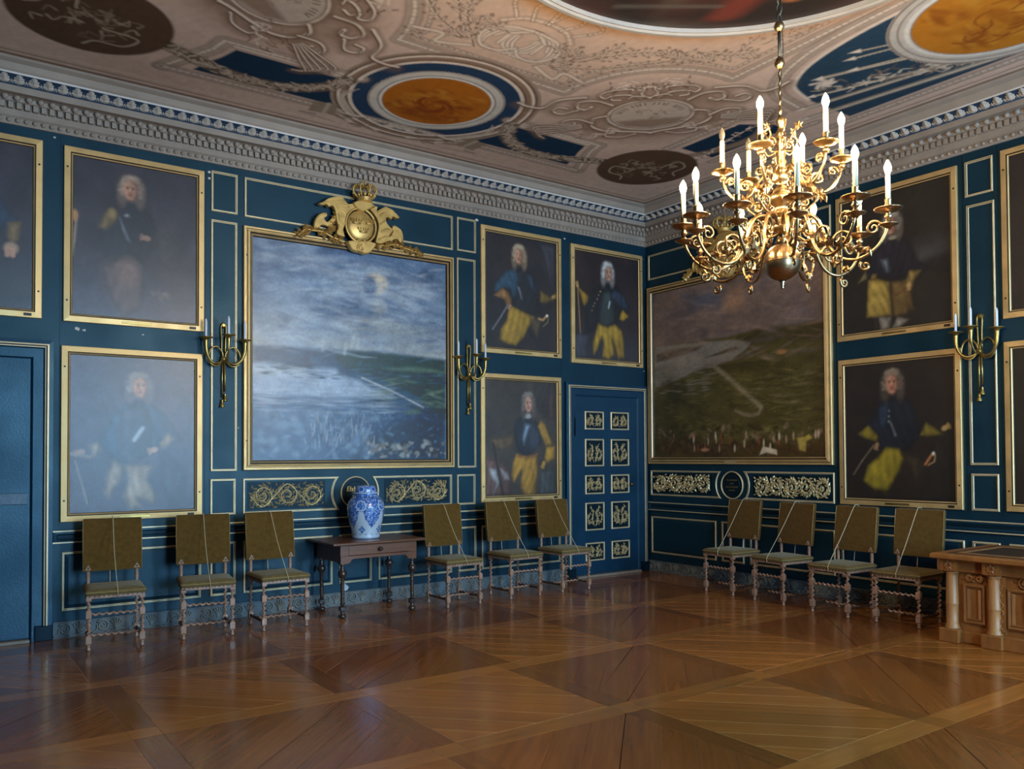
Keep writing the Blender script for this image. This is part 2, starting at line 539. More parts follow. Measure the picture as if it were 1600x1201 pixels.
            sub = (slice(q[0].start - j0, q[0].stop - j0), slice(q[1].start - i0, q[1].stop - i0))
            mask[sub] = np.maximum(mask[sub], np.clip((ww - d) / (2 * soft) + 0.5, 0, 1))
        s.mix(sl, mask, rgb, a)

    def spots(s, x0, x1, y0, y1, n, rx, ry, cols, a=0.7, soft=0.5, rot=0.5):
        for k in range(n):
            s.ell(s.rng.uniform(x0, x1), s.rng.uniform(y0, y1), rx * s.rng.uniform(.5, 1.5), ry * s.rng.uniform(.5, 1.5), cols[k % len(cols)], a * s.rng.uniform(.5, 1), soft, s.rng.uniform(-rot, rot))

    def mesh(s, name, mat, to3):
        ny, nx = len(s.Y), len(s.X)
        me = bpy.data.meshes.new(name)
        gx, gy = np.meshgrid(s.X, s.Y)
        co = to3(gx.ravel(), gy.ravel()).astype(np.float32)
        me.vertices.add(nx * ny)
        me.vertices.foreach_set('co', co.ravel())
        i = (np.arange(ny - 1)[:, None] * nx + np.arange(nx - 1)[None, :]).ravel()
        q = np.stack([i, i + 1, i + nx + 1, i + nx], 1).astype(np.int32)
        me.loops.add(q.size)
        me.loops.foreach_set('vertex_index', q.ravel())
        me.polygons.add(len(q))
        me.polygons.foreach_set('loop_start', np.arange(0, q.size, 4, dtype=np.int32))
        me.polygons.foreach_set('loop_total', np.full(len(q), 4, np.int32))
        me.polygons.foreach_set('use_smooth', np.ones(len(q), bool))
        me.update(calc_edges=True)
        at = me.attributes.new('paint', 'FLOAT_COLOR', 'POINT')
        rgba = np.ones((nx * ny, 4), np.float32)
        rgba[:, :3] = np.clip(s.im.reshape(-1, 3), 0, 1)
        at.data.foreach_set('color', rgba.ravel())
        me.materials.append(M[mat])
        me.validate()
        return me

# ------------------------------------------------------------------ room shell
def structure(name, mb, mats, **kw):
    return mb.build(name, mats, kind='structure', **kw)

wall_left = structure('wall_left', MB().box(RX, 0, 0, 0.3, 0, RZ), 'blue')
wall_right = structure('wall_right', MB().box(0, 10.88, 0, 0.3, 0, RZ), 'blue', rz=RIGHT['rz'])
wall_near = structure('wall_near', MB().box(RX - 0.3, RX, RY, 0.3, 0, RZ), 'blue')
mb = MB()
xs = [RX - 0.3] + [v for w in WINDOWS for v in w] + [0.3]
for k in range(0, len(xs), 2):
    mb.box(xs[k], xs[k + 1], RY - 0.55, RY, 0, RZ)
for a, b in WINDOWS:
    mb.box(a, b, RY - 0.55, RY, 0, WZ0); mb.box(a, b, RY - 0.55, RY, WZ1, RZ)
structure('wall_back', mb, 'blue')
for k, (a, b) in enumerate(WINDOWS):
    w = put('window_%d' % (k + 1), None, kind='structure', loc=((a + b) / 2, RY - 0.35, WZ0))
    hw, h = (b - a) / 2, WZ1 - WZ0
    MB().sweep(rect(-hw, 0, hw, h), [(0, -0.03), (0, 0.03), (0.06, 0.03), (0.06, -0.03)], wall3).build('frame', 'whitepaint', w)
    MB().box(-0.035, 0.035, -0.03, 0.03, 0.06, h - 0.06).build('mullion', 'whitepaint', w)
    bar = MB().box(-hw + 0.06, hw - 0.06, -0.015, 0.015, -0.014, 0.014).mesh('glazing_bar', 'whitepaint')
    for q in range(1, 6):
        put('glazing_bar', bar, w, loc=(0, 0, h * q / 6))
    pane = MB().box(-hw / 2 + 0.05, hw / 2 - 0.05, -0.002, 0.002, -h / 12 + 0.016, h / 12 - 0.016).mesh('pane', 'glass')
    for q in range(6):
        for sx in (-1, 1):
            put('pane', pane, w, loc=(sx * hw / 2, 0, h * (q + 0.5) / 6))
    MB().box(-hw, hw, -0.15, 0.4, -0.03, 0.0).build('window_sill', 'whitepaint', w)

# ------------------------------------------------------------------ floor: 1.3 m squares of diagonal planks between border strips
floor = structure('floor', MB().box(RX - 0.05, 0.05, RY - 0.05, 0.05, -0.12, -0.004), 'gap')

def clip(poly, x0, x1, y0, y1):
    for ax, lim, sgn in ((0, x0, 1), (0, x1, -1), (1, y0, 1), (1, y1, -1)):
        out = []
        for i in range(len(poly)):
            a, b = poly[i - 1], poly[i]
            ia, ib = (a[ax] - lim) * sgn >= 0, (b[ax] - lim) * sgn >= 0
            if ia != ib:
                t = (lim - a[ax]) / (b[ax] - a[ax])
                out.append((a[0] + t * (b[0] - a[0]), a[1] + t * (b[1] - a[1])))
            if ib: out.append(b)
        poly = out
        if not poly: return []
    return poly

def in_view(x, y):
    v = Vector((x, y, 0)) - CAM
    q = v.dot(fw)
    if q < 0.3: return 0
    px, py = 800 + 1297.5 * v.dot(r2) / q, 683.5 + 1297.5 * v.dot(d2) / q
    return 1 / q if -60 < px < 1660 and py < 1260 else 0

plank_meshes = {}
def plank(poly, ang, cx, cy, mat, name):
    """poly in room axes around (cx, cy); the object is turned so that its own x runs along the grain."""
    c, s_ = math.cos(-ang), math.sin(-ang)
    loc = [(p[0] * c - p[1] * s_, p[0] * s_ + p[1] * c) for p in poly]
    key = (mat, round(ang, 3)) + tuple((round(a, 3), round(b, 3)) for a, b in loc)
    if key not in plank_meshes:
        m_ = MB()
        m_.sweep(loc, [(0.0003, -0.006), (0.0003, -0.0008), (0.0036, 0.0)], lambda x, y, d: (x, y, d), [0, 1 if mat == 'oak_light_sheen' else 0])
        n = len(loc)
        m_.face([2 * n + i for i in range(n)])
        plank_meshes[key] = m_.mesh(name, [mat, 'oak_edge'])
    return (in_view(cx + sum(p[0] for p in poly) / len(poly), cy + sum(p[1] for p in poly) / len(poly)), name, plank_meshes[key], (cx, cy, 0), ang)

GX = [-0.72 - 1.3 * k for k in range(7)]
GY = [-0.60 - 1.3 * k for k in range(8)]
HB = 0.085
xe = [(0.0 if k == 0 else GX[k - 1] - HB, RX if k == len(GX) else GX[k] + HB) for k in range(len(GX) + 1)]
ye = [(0.0 if k == 0 else GY[k - 1] - HB, RY if k == len(GY) else GY[k] + HB) for k in range(len(GY) + 1)]
pieces = []
PW = 0.2
for i, (xb, xa) in enumerate(xe):
    for j, (yb, ya) in enumerate(ye):
        if xb - xa < 0.02 or yb - ya < 0.02: continue
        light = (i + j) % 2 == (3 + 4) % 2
        cx = (xb + xa) / 2 if 0 < i < len(GX) else (xb - 0.565 if i else xa + 0.565)
        cy = (yb + ya) / 2 if 0 < j < len(GY) else (yb - 0.565 if j else ya + 0.565)
        ang = math.radians(-45 if light else 45)
        dx, dy = math.cos(ang), math.sin(ang)
        for k in range(-4, 4):
            s0, s1 = k * PW, (k + 1) * PW
            strip = [(dx * a - dy * b, dy * a + dx * b) for a, b in ((-2, s0), (2, s0), (2, s1), (-2, s1))]
            pg = clip(strip, xa - cx, xb - cx, ya - cy, yb - cy)
            if len(pg) > 2 and abs(sum(pg[q - 1][0] * pg[q][1] - pg[q][0] * pg[q - 1][1] for q in range(len(pg)))) > 0.003:
                pieces.append(plank(pg, ang, cx, cy, 'oak_light_sheen' if light else 'oak_dark_no_sheen', 'plank'))
strips = []
for gx in GX:
    for (yb, ya) in ye:
        if yb - ya > 0.02:
            h = (yb - ya) / 2
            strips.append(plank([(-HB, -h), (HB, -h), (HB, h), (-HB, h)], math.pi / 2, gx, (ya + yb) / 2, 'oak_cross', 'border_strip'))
    for gy in GY:
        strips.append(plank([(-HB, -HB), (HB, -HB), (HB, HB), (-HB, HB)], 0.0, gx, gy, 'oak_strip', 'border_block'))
for gy in GY:
    for (xb, xa) in xe:
        if xb - xa > 0.02:
            h = (xb - xa) / 2
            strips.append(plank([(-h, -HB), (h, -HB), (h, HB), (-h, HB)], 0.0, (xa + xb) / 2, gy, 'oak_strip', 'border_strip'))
pieces.sort(key=lambda p: -p[0])
far = [p for p in pieces[:300] if p[0] == 0] + pieces[300:]
for v, nm, me, loc, ang in [p for p in pieces[:300] if p[0] > 0] + strips:
    put(nm, me, floor, loc=loc, rz=ang)
mb = MB()
for v, nm, me, loc, ang in far:       # planks behind the camera and out of sight
    c, s_ = math.cos(ang), math.sin(ang)
    mb.add([(loc[0] + p.co.x * c - p.co.y * s_, loc[1] + p.co.x * s_ + p.co.y * c, p.co.z) for p in me.vertices], [tuple(q.vertices) for q in me.polygons])
mb.build('plank_field', 'oak_dark_no_sheen', floor, kind='stuff')

# ------------------------------------------------------------------ ceiling: stretched cloth painted in grisaille, blue and ochre
CXM, CYM = RX / 2, RY / 2
P = Paint(RX, 0, RY, 0, 640, 808, (208, 178, 160))
nz = P.noise(14, 16, 4)
P.wash((nz - 0.45) * 1.6, (176, 148, 132), 0.5)
P.wash((P.noise(5, 6, 3) - 0.5) * 2.0, (220, 194, 178), 0.5)
DK, MD, LT, BL, OC = (104, 76, 58), (148, 116, 96), (232, 212, 194), (26, 50, 72), (176, 100, 26)
BR = (92, 68, 52)
def mir(pts, four=True):
    out = [pts, [(RX - x, y) for x, y in pts]]
    if four: out += [[(x, RY - y) for x, y in q] for q in out[:2]]
    return out
def ln(pts, w, rgb, a=1.0, four=True, **k):
    for q in mir(pts, four): P.line(q, w, rgb, a, **k)
def pg(pts, rgb, a=1.0, soft=0.012, four=True):
    for q in mir(pts, four): P.poly(q, rgb, a, soft)
def ring(cx, cy, r, w, rgb, a=1.0, **k):
    c = [(cx + r * math.cos(t * math.pi / 36), cy + r * math.sin(t * math.pi / 36)) for t in range(73)]
    ln(c, w, rgb, a, **k)
def disc(cx, cy, r, rgb, a=1.0, soft=0.02):
    for q in mir([(cx, cy)]): P.ell(q[0][0], q[0][1], r, r, rgb, a, soft)
def band(pts, w, ground=(158, 132, 114)):
    """A painted bead-and-reel border: light edges, dark lines, a row of dashes."""
    ln(pts, w * 1.35, (128, 102, 86), 0.55, soft=w * 0.3)
    ln(pts, w, DK, 0.9)
    ln(pts, w * 0.8, LT, 0.9)
    ln(pts, w * 0.56, DK, 0.7)
    ln(pts, w * 0.44, ground, 1.0)
    fine = curve(pts, 1)
    d = []
    for a, b in zip(fine[:-1], fine[1:]):
        n = max(1, int(math.hypot(b[0] - a[0], b[1] - a[1]) / 0.012))
        d += [(a[0] + (b[0] - a[0]) * i / n, a[1] + (b[1] - a[1]) * i / n) for i in range(n)]
    if len(d) > 2: ln(d, w * 0.3, LT, 0.85, dash=0.03)
# border against the cornice
e0 = 0.40
for o_, w_, c_, a_ in ((0.42, 0.05, (96, 74, 62), 0.75), (0.50, 0.03, DK, 0.5), (0.47, 0.03, LT, 0.4), (0.58, 0.04, LT, 0.25), (0.35, 0.10, MD, 0.7)):
    q = [(-o_, -o_), (RX + o_, -o_), (RX + o_, RY + o_), (-o_, RY + o_), (-o_, -o_)]
    P.line(q, w_, c_, a_)
# central lobed frame: straight sides and a quarter circle scooped out at each corner
fx, fy, fr = CXM + 0.86, -2.47, 1.08
arc = [(fx + fr - fr * math.cos(t * math.pi / 36) , fy - fr * math.sin(t * math.pi / 36)) for t in range(19)]
frame_line = [(CXM, fy), (fx, fy)] + arc + [(-2.42, CYM)]
frame_line[-2] = (-2.38, fy - fr)
pg([(CXM, fy), (fx, fy)] + arc + [(-2.42, CYM), (CXM, CYM)], (206, 174, 152), 0.7)
band(frame_line, 0.10)
band([(CXM, fy - 0.12), (fx - 0.10, fy - 0.12)] + [(fx + fr - (fr + .13) * math.cos(t * math.pi / 36), fy - (fr + .13) * math.sin(t * math.pi / 36)) for t in range(2, 17)] + [(-2.52, fy - fr - 0.12), (-2.55, CYM)], 0.035)
# medallions over the middle of the left wall: ochre disc, white ring, blue ring, beaded ring, blue side panels with garlands
mx_, my_ = CXM, -1.60
pnl = [(CXM, -0.99), (-2.22, -0.99), (-2.28, -1.18), (-2.36, -1.36), (-2.42, -1.55), (CXM, -1.55)]
pg(pnl, BL, 1.0)
ring(mx_, my_, 0.87, 0.25, (162, 138, 120), soft=0.01)
disc(mx_, my_, 0.80, (40, 62, 88), 1.0, 0.012)
band([(CXM + .80, -1.65), (-2.30, -1.65), (-2.26, -1.46), (-2.16, -1.26), (-1.98, -0.90)], 0.11)
ln([(CXM + .9, -1.60), (-2.40, -1.60)], 0.03, LT, 0.8)
band([(CXM, -0.90), (-1.98, -0.90)], 0.09)
for r_, w_, c_, a_ in ((0.95, 0.03, DK, .6), (0.92, 0.03, LT, .9), (0.885, 0.04, MD, .9), (0.85, 0.02, DK, .7), (0.82, 0.03, LT, .8)):
    ring(mx_, my_, r_, w_, c_, a_)
ring(mx_, my_, 0.585, 0.13, (206, 196, 184), soft=0.01)
ring(mx_, my_, 0.645, 0.015, (150, 134, 120), 0.8); ring(mx_, my_, 0.56, 0.012, (140, 122, 108), 0.7); ring(mx_, my_, 0.535, 0.012, (230, 222, 210), 0.9)
disc(mx_, my_, 0.515, OC, 1.0, 0.012)
for q in mir([(mx_, my_)]):
    x0, y0 = q[0]
    P.spots(x0 - .36, x0 + .36, y0 - .3, y0 + .36, 46, .05, .03, [(150, 78, 22), (196, 130, 44), (132, 62, 20)], .6)
    for k in range(10):
        a = P.rng.uniform(0, 6.28)
        P.line(curve([(x0 + .1 * math.cos(a + t) * (1 + t * .6), y0 + .08 + .09 * math.sin(a + t) * (1 + t * .5)) for t in (0, .6, 1.2, 1.9)]), .018, (128, 58, 18), .7)
    P.ell(x0, y0 + .32, .3, .1, (140, 70, 22), .5, .5)
# garlands across the blue panels, helmets and trophies under the disc
gar = curve([(-1.95, -1.30), (-2.32, -1.14), (-2.7, -1.06), (-3.05, -1.13), (-3.3, -1.32), (-3.42, -1.56)], 14)
ln(gar, 0.17, (112, 94, 80), 1.0, soft=.02)
for i, p in enumerate(gar):
    for q in range(4):
        a = P.rng.uniform(0, 6.28); r_ = P.rng.uniform(0.01, 0.085)
        b = (p[0] + r_ * math.cos(a), p[1] + r_ * math.sin(a)); t = P.rng.uniform(0, 6.28)
        ln([b, (b[0] + .05 * math.cos(t), b[1] + .05 * math.sin(t))], .022, [(190, 168, 148), (148, 124, 104), (206, 186, 164)][q % 3], .9, taper=(1.2, .2))
for k in range(26):
    x0 = mx_ + P.rng.uniform(.02, .95); y0 = -P.rng.uniform(.66, 1.0)
    ln(curve([(x0, y0), (x0 + P.rng.uniform(-.2, .2), y0 + P.rng.uniform(-.06, .06)), (x0 + P.rng.uniform(-.26, .26), y0 + P.rng.uniform(-.1, .1))]), .03, [(128, 108, 92), LT, (110, 90, 76), (196, 180, 160)][k % 4], .75, taper=(1, .3))
for k in range(6):
    ln(curve([(mx_ + .55, -.9), (mx_ + .72 + .02 * k, -1.02 - .05 * k), (mx_ + .84 - .02 * k, -1.2 - .05 * k)]), .03, (196, 178, 158), .9, taper=(1, .4))
pg([(mx_ + .68, -.78), (mx_ + .95, -.74), (mx_ + .98, -.98), (mx_ + .76, -1.02)], (150, 128, 108), .95)
ln([(mx_ + .8, -.76), (mx_ + .84, -1.0)], .04, (196, 176, 152), .8)
# the big blue field along the right wall with its own ochre disc and lances
ox, oy = -1.53, CYM
fieldc = [(-1.42, -3.66), (-1.74, -3.74), (-1.88, -3.86), (-2.02, -4.08), (-2.13, -4.42), (-2.2, -4.86), (-2.22, CYM)]
pg(curve(fieldc, 4) + [(-0.75, CYM), (-0.75, -3.66)], (44, 66, 84), 1.0)
band(curve([(-1.36, -3.5), (-1.74, -3.56), (-1.96, -3.72), (-2.15, -4.02), (-2.28, -4.5), (-2.35, CYM)], 5), 0.11)
ln(curve(fieldc, 4), .035, LT, .9)
band([(-.66, -3.4), (-.66, CYM)], .08)
pg([(-1.50, -2.1), (-1.50, -2.9), (-1.2, -3.1), (-1.0, -3.1), (-1.0, -2.1)], BL, 1.0)
band([(-1.62, -2.0), (-1.62, -2.95), (-1.36, -3.3)], .08); band([(-.9, -2.0), (-.9, -3.4)], .07)
ln(curve([(-1.3, -1.9), (-1.12, -2.3), (-1.1, -2.8), (-1.4, -3.2)], 10), .12, (150, 126, 106), .95, soft=.03)
for k in range(60):
    t = k / 59; p = (-1.22 + .1 * math.cos(t * 4), -1.95 - 1.25 * t)
    a = P.rng.uniform(0, 6.28)
    ln([p, (p[0] + .06 * math.cos(a), p[1] + .06 * math.sin(a))], .02, [LT, MD][k % 2], .8)
LANCE = [([(-1.28, -3.52), (-.98, -5.2)], .075), ([(-1.05, -3.4), (-.8, -5.3)], .085), ([(-1.72, -4.02), (-1.35, -4.9)], .06), ([(-1.62, -4.3), (-1.4, -4.9)], .03), ([(-1.9, -4.5), (-1.72, -4.86)], .03), ([(-1.82, -4.4), (-1.66, -4.84)], .03), ([(-1.45, -3.75), (-1.1, -4.7)], .05)]
for q, w_ in LANCE:
    ln(q, w_ * 1.3, (84, 74, 66), .8, taper=(.35, 1)); ln(q, w_, (190, 172, 152), .95, taper=(.3, 1)); ln([(q[0][0] + .012, q[0][1]), (q[1][0] + .014, q[1][1])], w_ * .3, (224, 208, 186), .8, taper=(.3, 1))
    d_ = Vector((q[1][0] - q[0][0], q[1][1] - q[0][1])).normalized()
    pg([(q[0][0] - d_.x * .1, q[0][1] - d_.y * .1), (q[0][0] + d_.y * .035, q[0][1] - d_.x * .035), (q[0][0] - d_.y * .035, q[0][1] + d_.x * .035)], LT, .95)
for k in range(70):
    t = P.rng.uniform(0, 1); x0 = -1.5 + .55 * t + P.rng.uniform(-.1, .1); y0 = -3.95 - 1.1 * t + P.rng.uniform(-.12, .12); a = P.rng.uniform(0, 6.28)
    ln(curve([(x0, y0), (x0 + .06 * math.cos(a), y0 + .06 * math.sin(a)), (x0 + .11 * math.cos(a + .8), y0 + .11 * math.sin(a + .8))]), .03, [(196, 178, 158), (138, 116, 98), (216, 200, 180), (104, 88, 76)][k % 4], .85, taper=(1, .3))
for t in (0, 1.1, 2.3, 3.4, 4.6, 5.4):      # a cuirass among the lances
    ln(curve([(-1.62 + .1 * math.cos(t), -3.95 + .1 * math.sin(t)), (-1.6 + .04 * math.cos(t + 1), -3.96 + .05 * math.sin(t + 1)), (-1.6, -3.97)]), .04, LT, .8)
ring(ox, oy, 0.705, 0.19, (198, 186, 174), soft=0.01)
for r_, w_, c_, a_ in ((.79, .02, (140, 122, 108), .8), (.72, .015, (150, 132, 118), .7), (.655, .03, (224, 214, 202), .9), (.62, .012, (120, 96, 76), .6)):
    ring(ox, oy, r_, w_, c_, a_)
disc(ox, oy, 0.615, (190, 118, 34), 1.0, 0.012)
P.spots(ox - .45, ox + .45, oy - .45, oy + .45, 70, .09, .035, [(160, 86, 26), (206, 140, 50), (140, 70, 22)], .5)
for k in range(14):
    a = P.rng.uniform(0, 6.28); x0 = ox + P.rng.uniform(-.2, .3); y0 = oy + P.rng.uniform(-.2, .35)
    P.line(curve([(x0 + .12 * math.cos(a + t), y0 + .14 * math.sin(a + t)) for t in (0, .7, 1.4, 2.0)]), .022, (132, 62, 20), .6)
# brown roundels with trophies in the corners
disc(-1.36, -1.42, 0.58, BR, 1.0, 0.012)
ring(-1.36, -1.42, .585, .02, (74, 54, 42), .5)
for k in range(38):
    a = P.rng.uniform(0, 6.28); r_ = P.rng.uniform(.03, .38); x0, y0 = -1.36 + r_ * math.cos(a), -1.42 + r_ * math.sin(a); b = P.rng.uniform(0, 6.28)
    ln(curve([(x0, y0), (x0 + .07 * math.cos(b), y0 + .07 * math.sin(b)), (x0 + .1 * math.cos(b + 1.1), y0 + .1 * math.sin(b + 1.1))]), .028, [(150, 128, 108), (176, 154, 132), (124, 100, 82)][k % 3], .8, taper=(1, .4))
for sx in (0, 1):
    w_ = [(-1.36 + .12, -1.52), (-1.2, -1.78), (-1.02, -1.7), (-1.0, -1.5), (-.9, -1.42)]
    if sx: w_ = [(x_ - (x_ - y_) , y_) if False else (y_ + .06, x_ - .06) for x_, y_ in w_]
    ln(curve(w_, 8), .022, (176, 156, 136), .9)
# strapwork cartouches between frame and corner, turned to the diagonal
def cart(a, b):
    k = 0.7071
    return (-2.42 + (a - b) * k, -2.55 - (a + b) * k)
def cl(pts, w, rgb, al=1.0, n=6, **kw):
    c = curve(pts, n)
    for sg in (1, -1):
        ln([cart(sg * a, b) for a, b in c], w, rgb, al, **kw)
def cc(pts, w):
    cl([(a + w, b - w * 1.4) for a, b in pts], w * 4.2, (128, 98, 78), .42, soft=w * 1.5); cl(pts, w * 2.4, (116, 88, 70), .6, soft=w); cl(pts, w, LT, .95); cl([(a + w * .5, b - w * .8) for a, b in pts], w * .6, DK, .85)
el = lambda r1, r2_: [cart(r1 * math.cos(t * math.pi / 24), r2_ * math.sin(t * math.pi / 24)) for t in range(48)]
pg(el(.80, .70), (158, 128, 108), .75, .16)
pg(el(.46, .40), (120, 94, 78), .9, .03); pg(el(.43, .37), LT, .95); pg(el(.41, .35), DK, .9); pg(el(.395, .335), (186, 166, 150), 1.0)
pg([cart(a, b) for a, b in ((-.36, -.1), (.36, -.1), (.26, -.24), (0, -.32), (-.26, -.24))], (140, 114, 96), .9, .03)
for t in range(19):                        # the ring of letters, too small to read
    a = math.radians(20 + t * 7.8)
    if t % 5 != 4: ln([cart(.35 * math.cos(a), .29 * math.sin(a)), cart(.30 * math.cos(a + .03 * (t % 3 - 1)), .245 * math.sin(a + .03 * (t % 3 - 1)))], .014, DK, .85)
for k in range(24):
    a, b = P.rng.uniform(-.14, .14), P.rng.uniform(-.12, .16)
    ln([cart(a, b), cart(a + P.rng.uniform(-.05, .05), b + P.rng.uniform(-.05, .05))], .014, (134, 108, 92), .6, four=True)
cc([(.44, .05), (.56, .0), (.6, -.16), (.5, -.3), (.34, -.36), (.1, -.42), (0, -.46)], .03)
cc([(.36, .3), (.5, .42), (.66, .42), (.7, .3), (.62, .24), (.56, .3)], .03)
cc([(.6, .52), (.85, .5), (1.02, .36), (1.16, .42), (1.24, .52)], .03)
cc([(.7, .24), (.86, .18), (.94, .26), (.88, .34), (.8, .3)], .025)
cc([(.58, -.1), (.72, .02), (.86, .0), (.88, -.12), (.78, -.14), (.76, -.06)], .025)
for k in range(5):
    cc([(.7, -.12 - .02 * k), (.95, -.06 - .05 * k), (1.16, -.02 - .07 * k), (1.24 - .03 * k, -.1 - .075 * k)], .016)
cc([(.16, -.46), (.3, -.52), (.46, -.48), (.46, -.4), (.38, -.4)], .022)
cc([(.08, .4), (.2, .5), (.34, .5), (.36, .42), (.28, .4)], .024)
cc([(0, .40), (.08, .50), (.05, .62), (.16, .66)], .024); cc([(.05, .44), (.14, .46), (.2, .42)], .02)
cc([(.16, .62), (.34, .62), (.46, .54), (.42, .46), (.36, .5)], .022)
for k in range(30):
    a, b = P.rng.uniform(-.4, .4), P.rng.uniform(.56, .78)
    cl([(a, b), (a + P.rng.uniform(-.07, .07), b + P.rng.uniform(-.03, .05))], .02, [DK, LT][k % 2], .7)
for k in range(26):
    a, b = P.rng.uniform(.3, .8), P.rng.uniform(-.5, -.2)
    cl([(a, b), (a + .06, b + P.rng.uniform(-.04, .04)), (a + .1, b + P.rng.uniform(-.06, .06))], .018, [DK, LT, MD][k % 3], .6)
# the motto on the dish of the cartouche towards the near wall
LETTER = dict(D=['0,0 0,1 .5,.85 .6,.5 .5,.15 0,0'], I=['0,0 0,1'], V=['0,1 .3,0 .6,1'], E=['.5,0 0,0 0,1 .5,1', '0,.5 .4,.5'], R=['0,0 0,1 .5,.9 .5,.6 0,.5 .55,0'], S=['.5,.9 .1,1 .05,.65 .5,.4 .45,.05 0,.1'], A=['0,0 .3,1 .6,0', '.12,.4 .48,.4'])
for q, ch in enumerate('DIVERSA'):
    a = math.radians(28 - q * 17)
    for st in LETTER[ch]:
        pts = []
        for t in st.split():
            lx, ly = (float(v) for v in t.split(','))
            rr, aa = 1 - .17 + .13 * ly, a - (lx - .3) * .17
            x_, y_ = cart(.40 * rr * math.cos(aa), .34 * rr * math.sin(aa))
            pts.append((RX - x_, y_))
        P.line(pts, .013, (84, 62, 50), .95)
# foliage, crowned monogram and ribbons inside the central frame
def sprig(p, n=9, L=.3):
    c = curve(p, 8)
    ln(c, .018, DK, .8); ln([(x_ + .008, y_ + .008) for x_, y_ in c], .01, LT, .7)
    for i in range(2, len(c), max(1, len(c) // n)):
        for sg in (-1, 1):
            d_ = Vector((c[i][0] - c[i - 1][0], c[i][1] - c[i - 1][1])).normalized()
            a = math.atan2(d_.y, d_.x) + sg * P.rng.uniform(.5, 1.1); l_ = P.rng.uniform(.05, .1)
            e = (c[i][0] + l_ * math.cos(a), c[i][1] + l_ * math.sin(a))
            ln([c[i], e], .036, (142, 112, 92), .85, taper=(.5, .9)); ln([c[i], e], .016, LT, .8, taper=(.4, 1))
            ln([e, (e[0] + .02 * math.cos(a), e[1] + .02 * math.sin(a))], .02, DK, .6)
sprig([(CXM + .45, -2.8), (CXM + .8, -2.98), (CXM + 1.15, -3.35), (CXM + 1.5, -3.8)], 12)
sprig([(CXM + .5, -2.78), (CXM + .78, -2.7), (CXM + .82, -2.62)], 4)
sprig([(CXM + .6, -3.0), (CXM + .9, -3.4), (CXM + 1.25, -3.62)], 9)
sprig([(-2.72, -3.85), (-2.8, -4.3), (-2.72, -4.8), (-2.8, -5.2)], 12)
sprig([(CXM + 1.3, -3.7), (-2.75, -3.8), (-2.62, -3.95)], 6)
sprig([(CXM + .3, -2.72), (CXM + .6, -3.1), (CXM + .72, -3.4)], 6)
sprig([(-2.66, -4.1), (-2.62, -4.5)], 5)
for k in range(7):                        # interlaced monogram
    a = k * .9
    m_ = curve([(CXM + .1 + .30 * math.cos(a + t) * (1 - .12 * t), -2.98 + .22 * math.sin(a + t * 1.2)) for t in (0, .8, 1.6, 2.4, 3.0)], 8)
    for q in (m_, [(RX - x_, y_) for x_, y_ in m_]):
        for f_ in (lambda p: p, lambda p: (p[0], RY - p[1])):
            z_ = [f_(p) for p in q]
            P.line(z_, .04, (112, 86, 70), .75); P.line(z_, .026, LT, .9)
ln(curve([(CXM, -3.36), (CXM + .2, -3.32), (CXM + .34, -3.2)]), .06, (150, 120, 98), .9); ln(curve([(CXM, -3.36), (CXM + .2, -3.32), (CXM + .34, -3.2)], 20), .03, LT, .8, dash=.03)
for k in (0, 1, 2):
    ln(curve([(CXM + .14 * k, -3.34 + .02 * k), (CXM + .19 * k + .03, -3.52), (CXM + .05, -3.62)], 20), .036, (120, 92, 74), .8); ln(curve([(CXM + .14 * k, -3.34 + .02 * k), (CXM + .19 * k + .03, -3.52), (CXM + .05, -3.62)], 20), .018, LT, .9, dash=.022)
ln(curve([(CXM + .34, -2.72), (CXM + .6, -2.62), (CXM + .62, -2.76), (CXM + .86, -2.72)]), .05, (126, 98, 80), .8); ln(curve([(CXM + .34, -2.72), (CXM + .6, -2.62), (CXM + .62, -2.76), (CXM + .86, -2.72)]), .034, LT, .9)
for k in range(26):                       # more twigs, leaves and buds over the whole field
    a = P.rng.uniform(0.1, 1.45); r_ = P.rng.uniform(2.02, 2.5)
    x0, y0 = CXM + r_ * math.cos(a), CYM + r_ * math.sin(a) * 1.12
    if y0 > fy - .18 or x0 > -2.62 or math.hypot(x0 - fx - fr, y0 - fy) < fr + .2: continue
    b_ = a + math.pi / 2 + P.rng.uniform(-.5, .5); l_ = P.rng.uniform(.14, .26)
    sprig([(x0, y0), (x0 + l_ * .5 * math.cos(b_), y0 + l_ * .5 * math.sin(b_)), (x0 + l_ * math.cos(b_ + .4), y0 + l_ * math.sin(b_ + .4))], 5)
# the chandelier's warm glow, put into the cloth colour round the great roundel
P.wash(np.clip(1.25 - np.abs(np.hypot(P.X[None, :] - CXM, P.Y[:, None] - CYM) - 1.86) / .16, 0, 1), (190, 128, 70), .5)
P.grain(0.10, 200)
ceiling = put('ceiling', P.mesh('ceiling', 'ceil', lambda x, y: np.stack([x, y, np.full_like(x, RZ)], 1)), kind='structure')

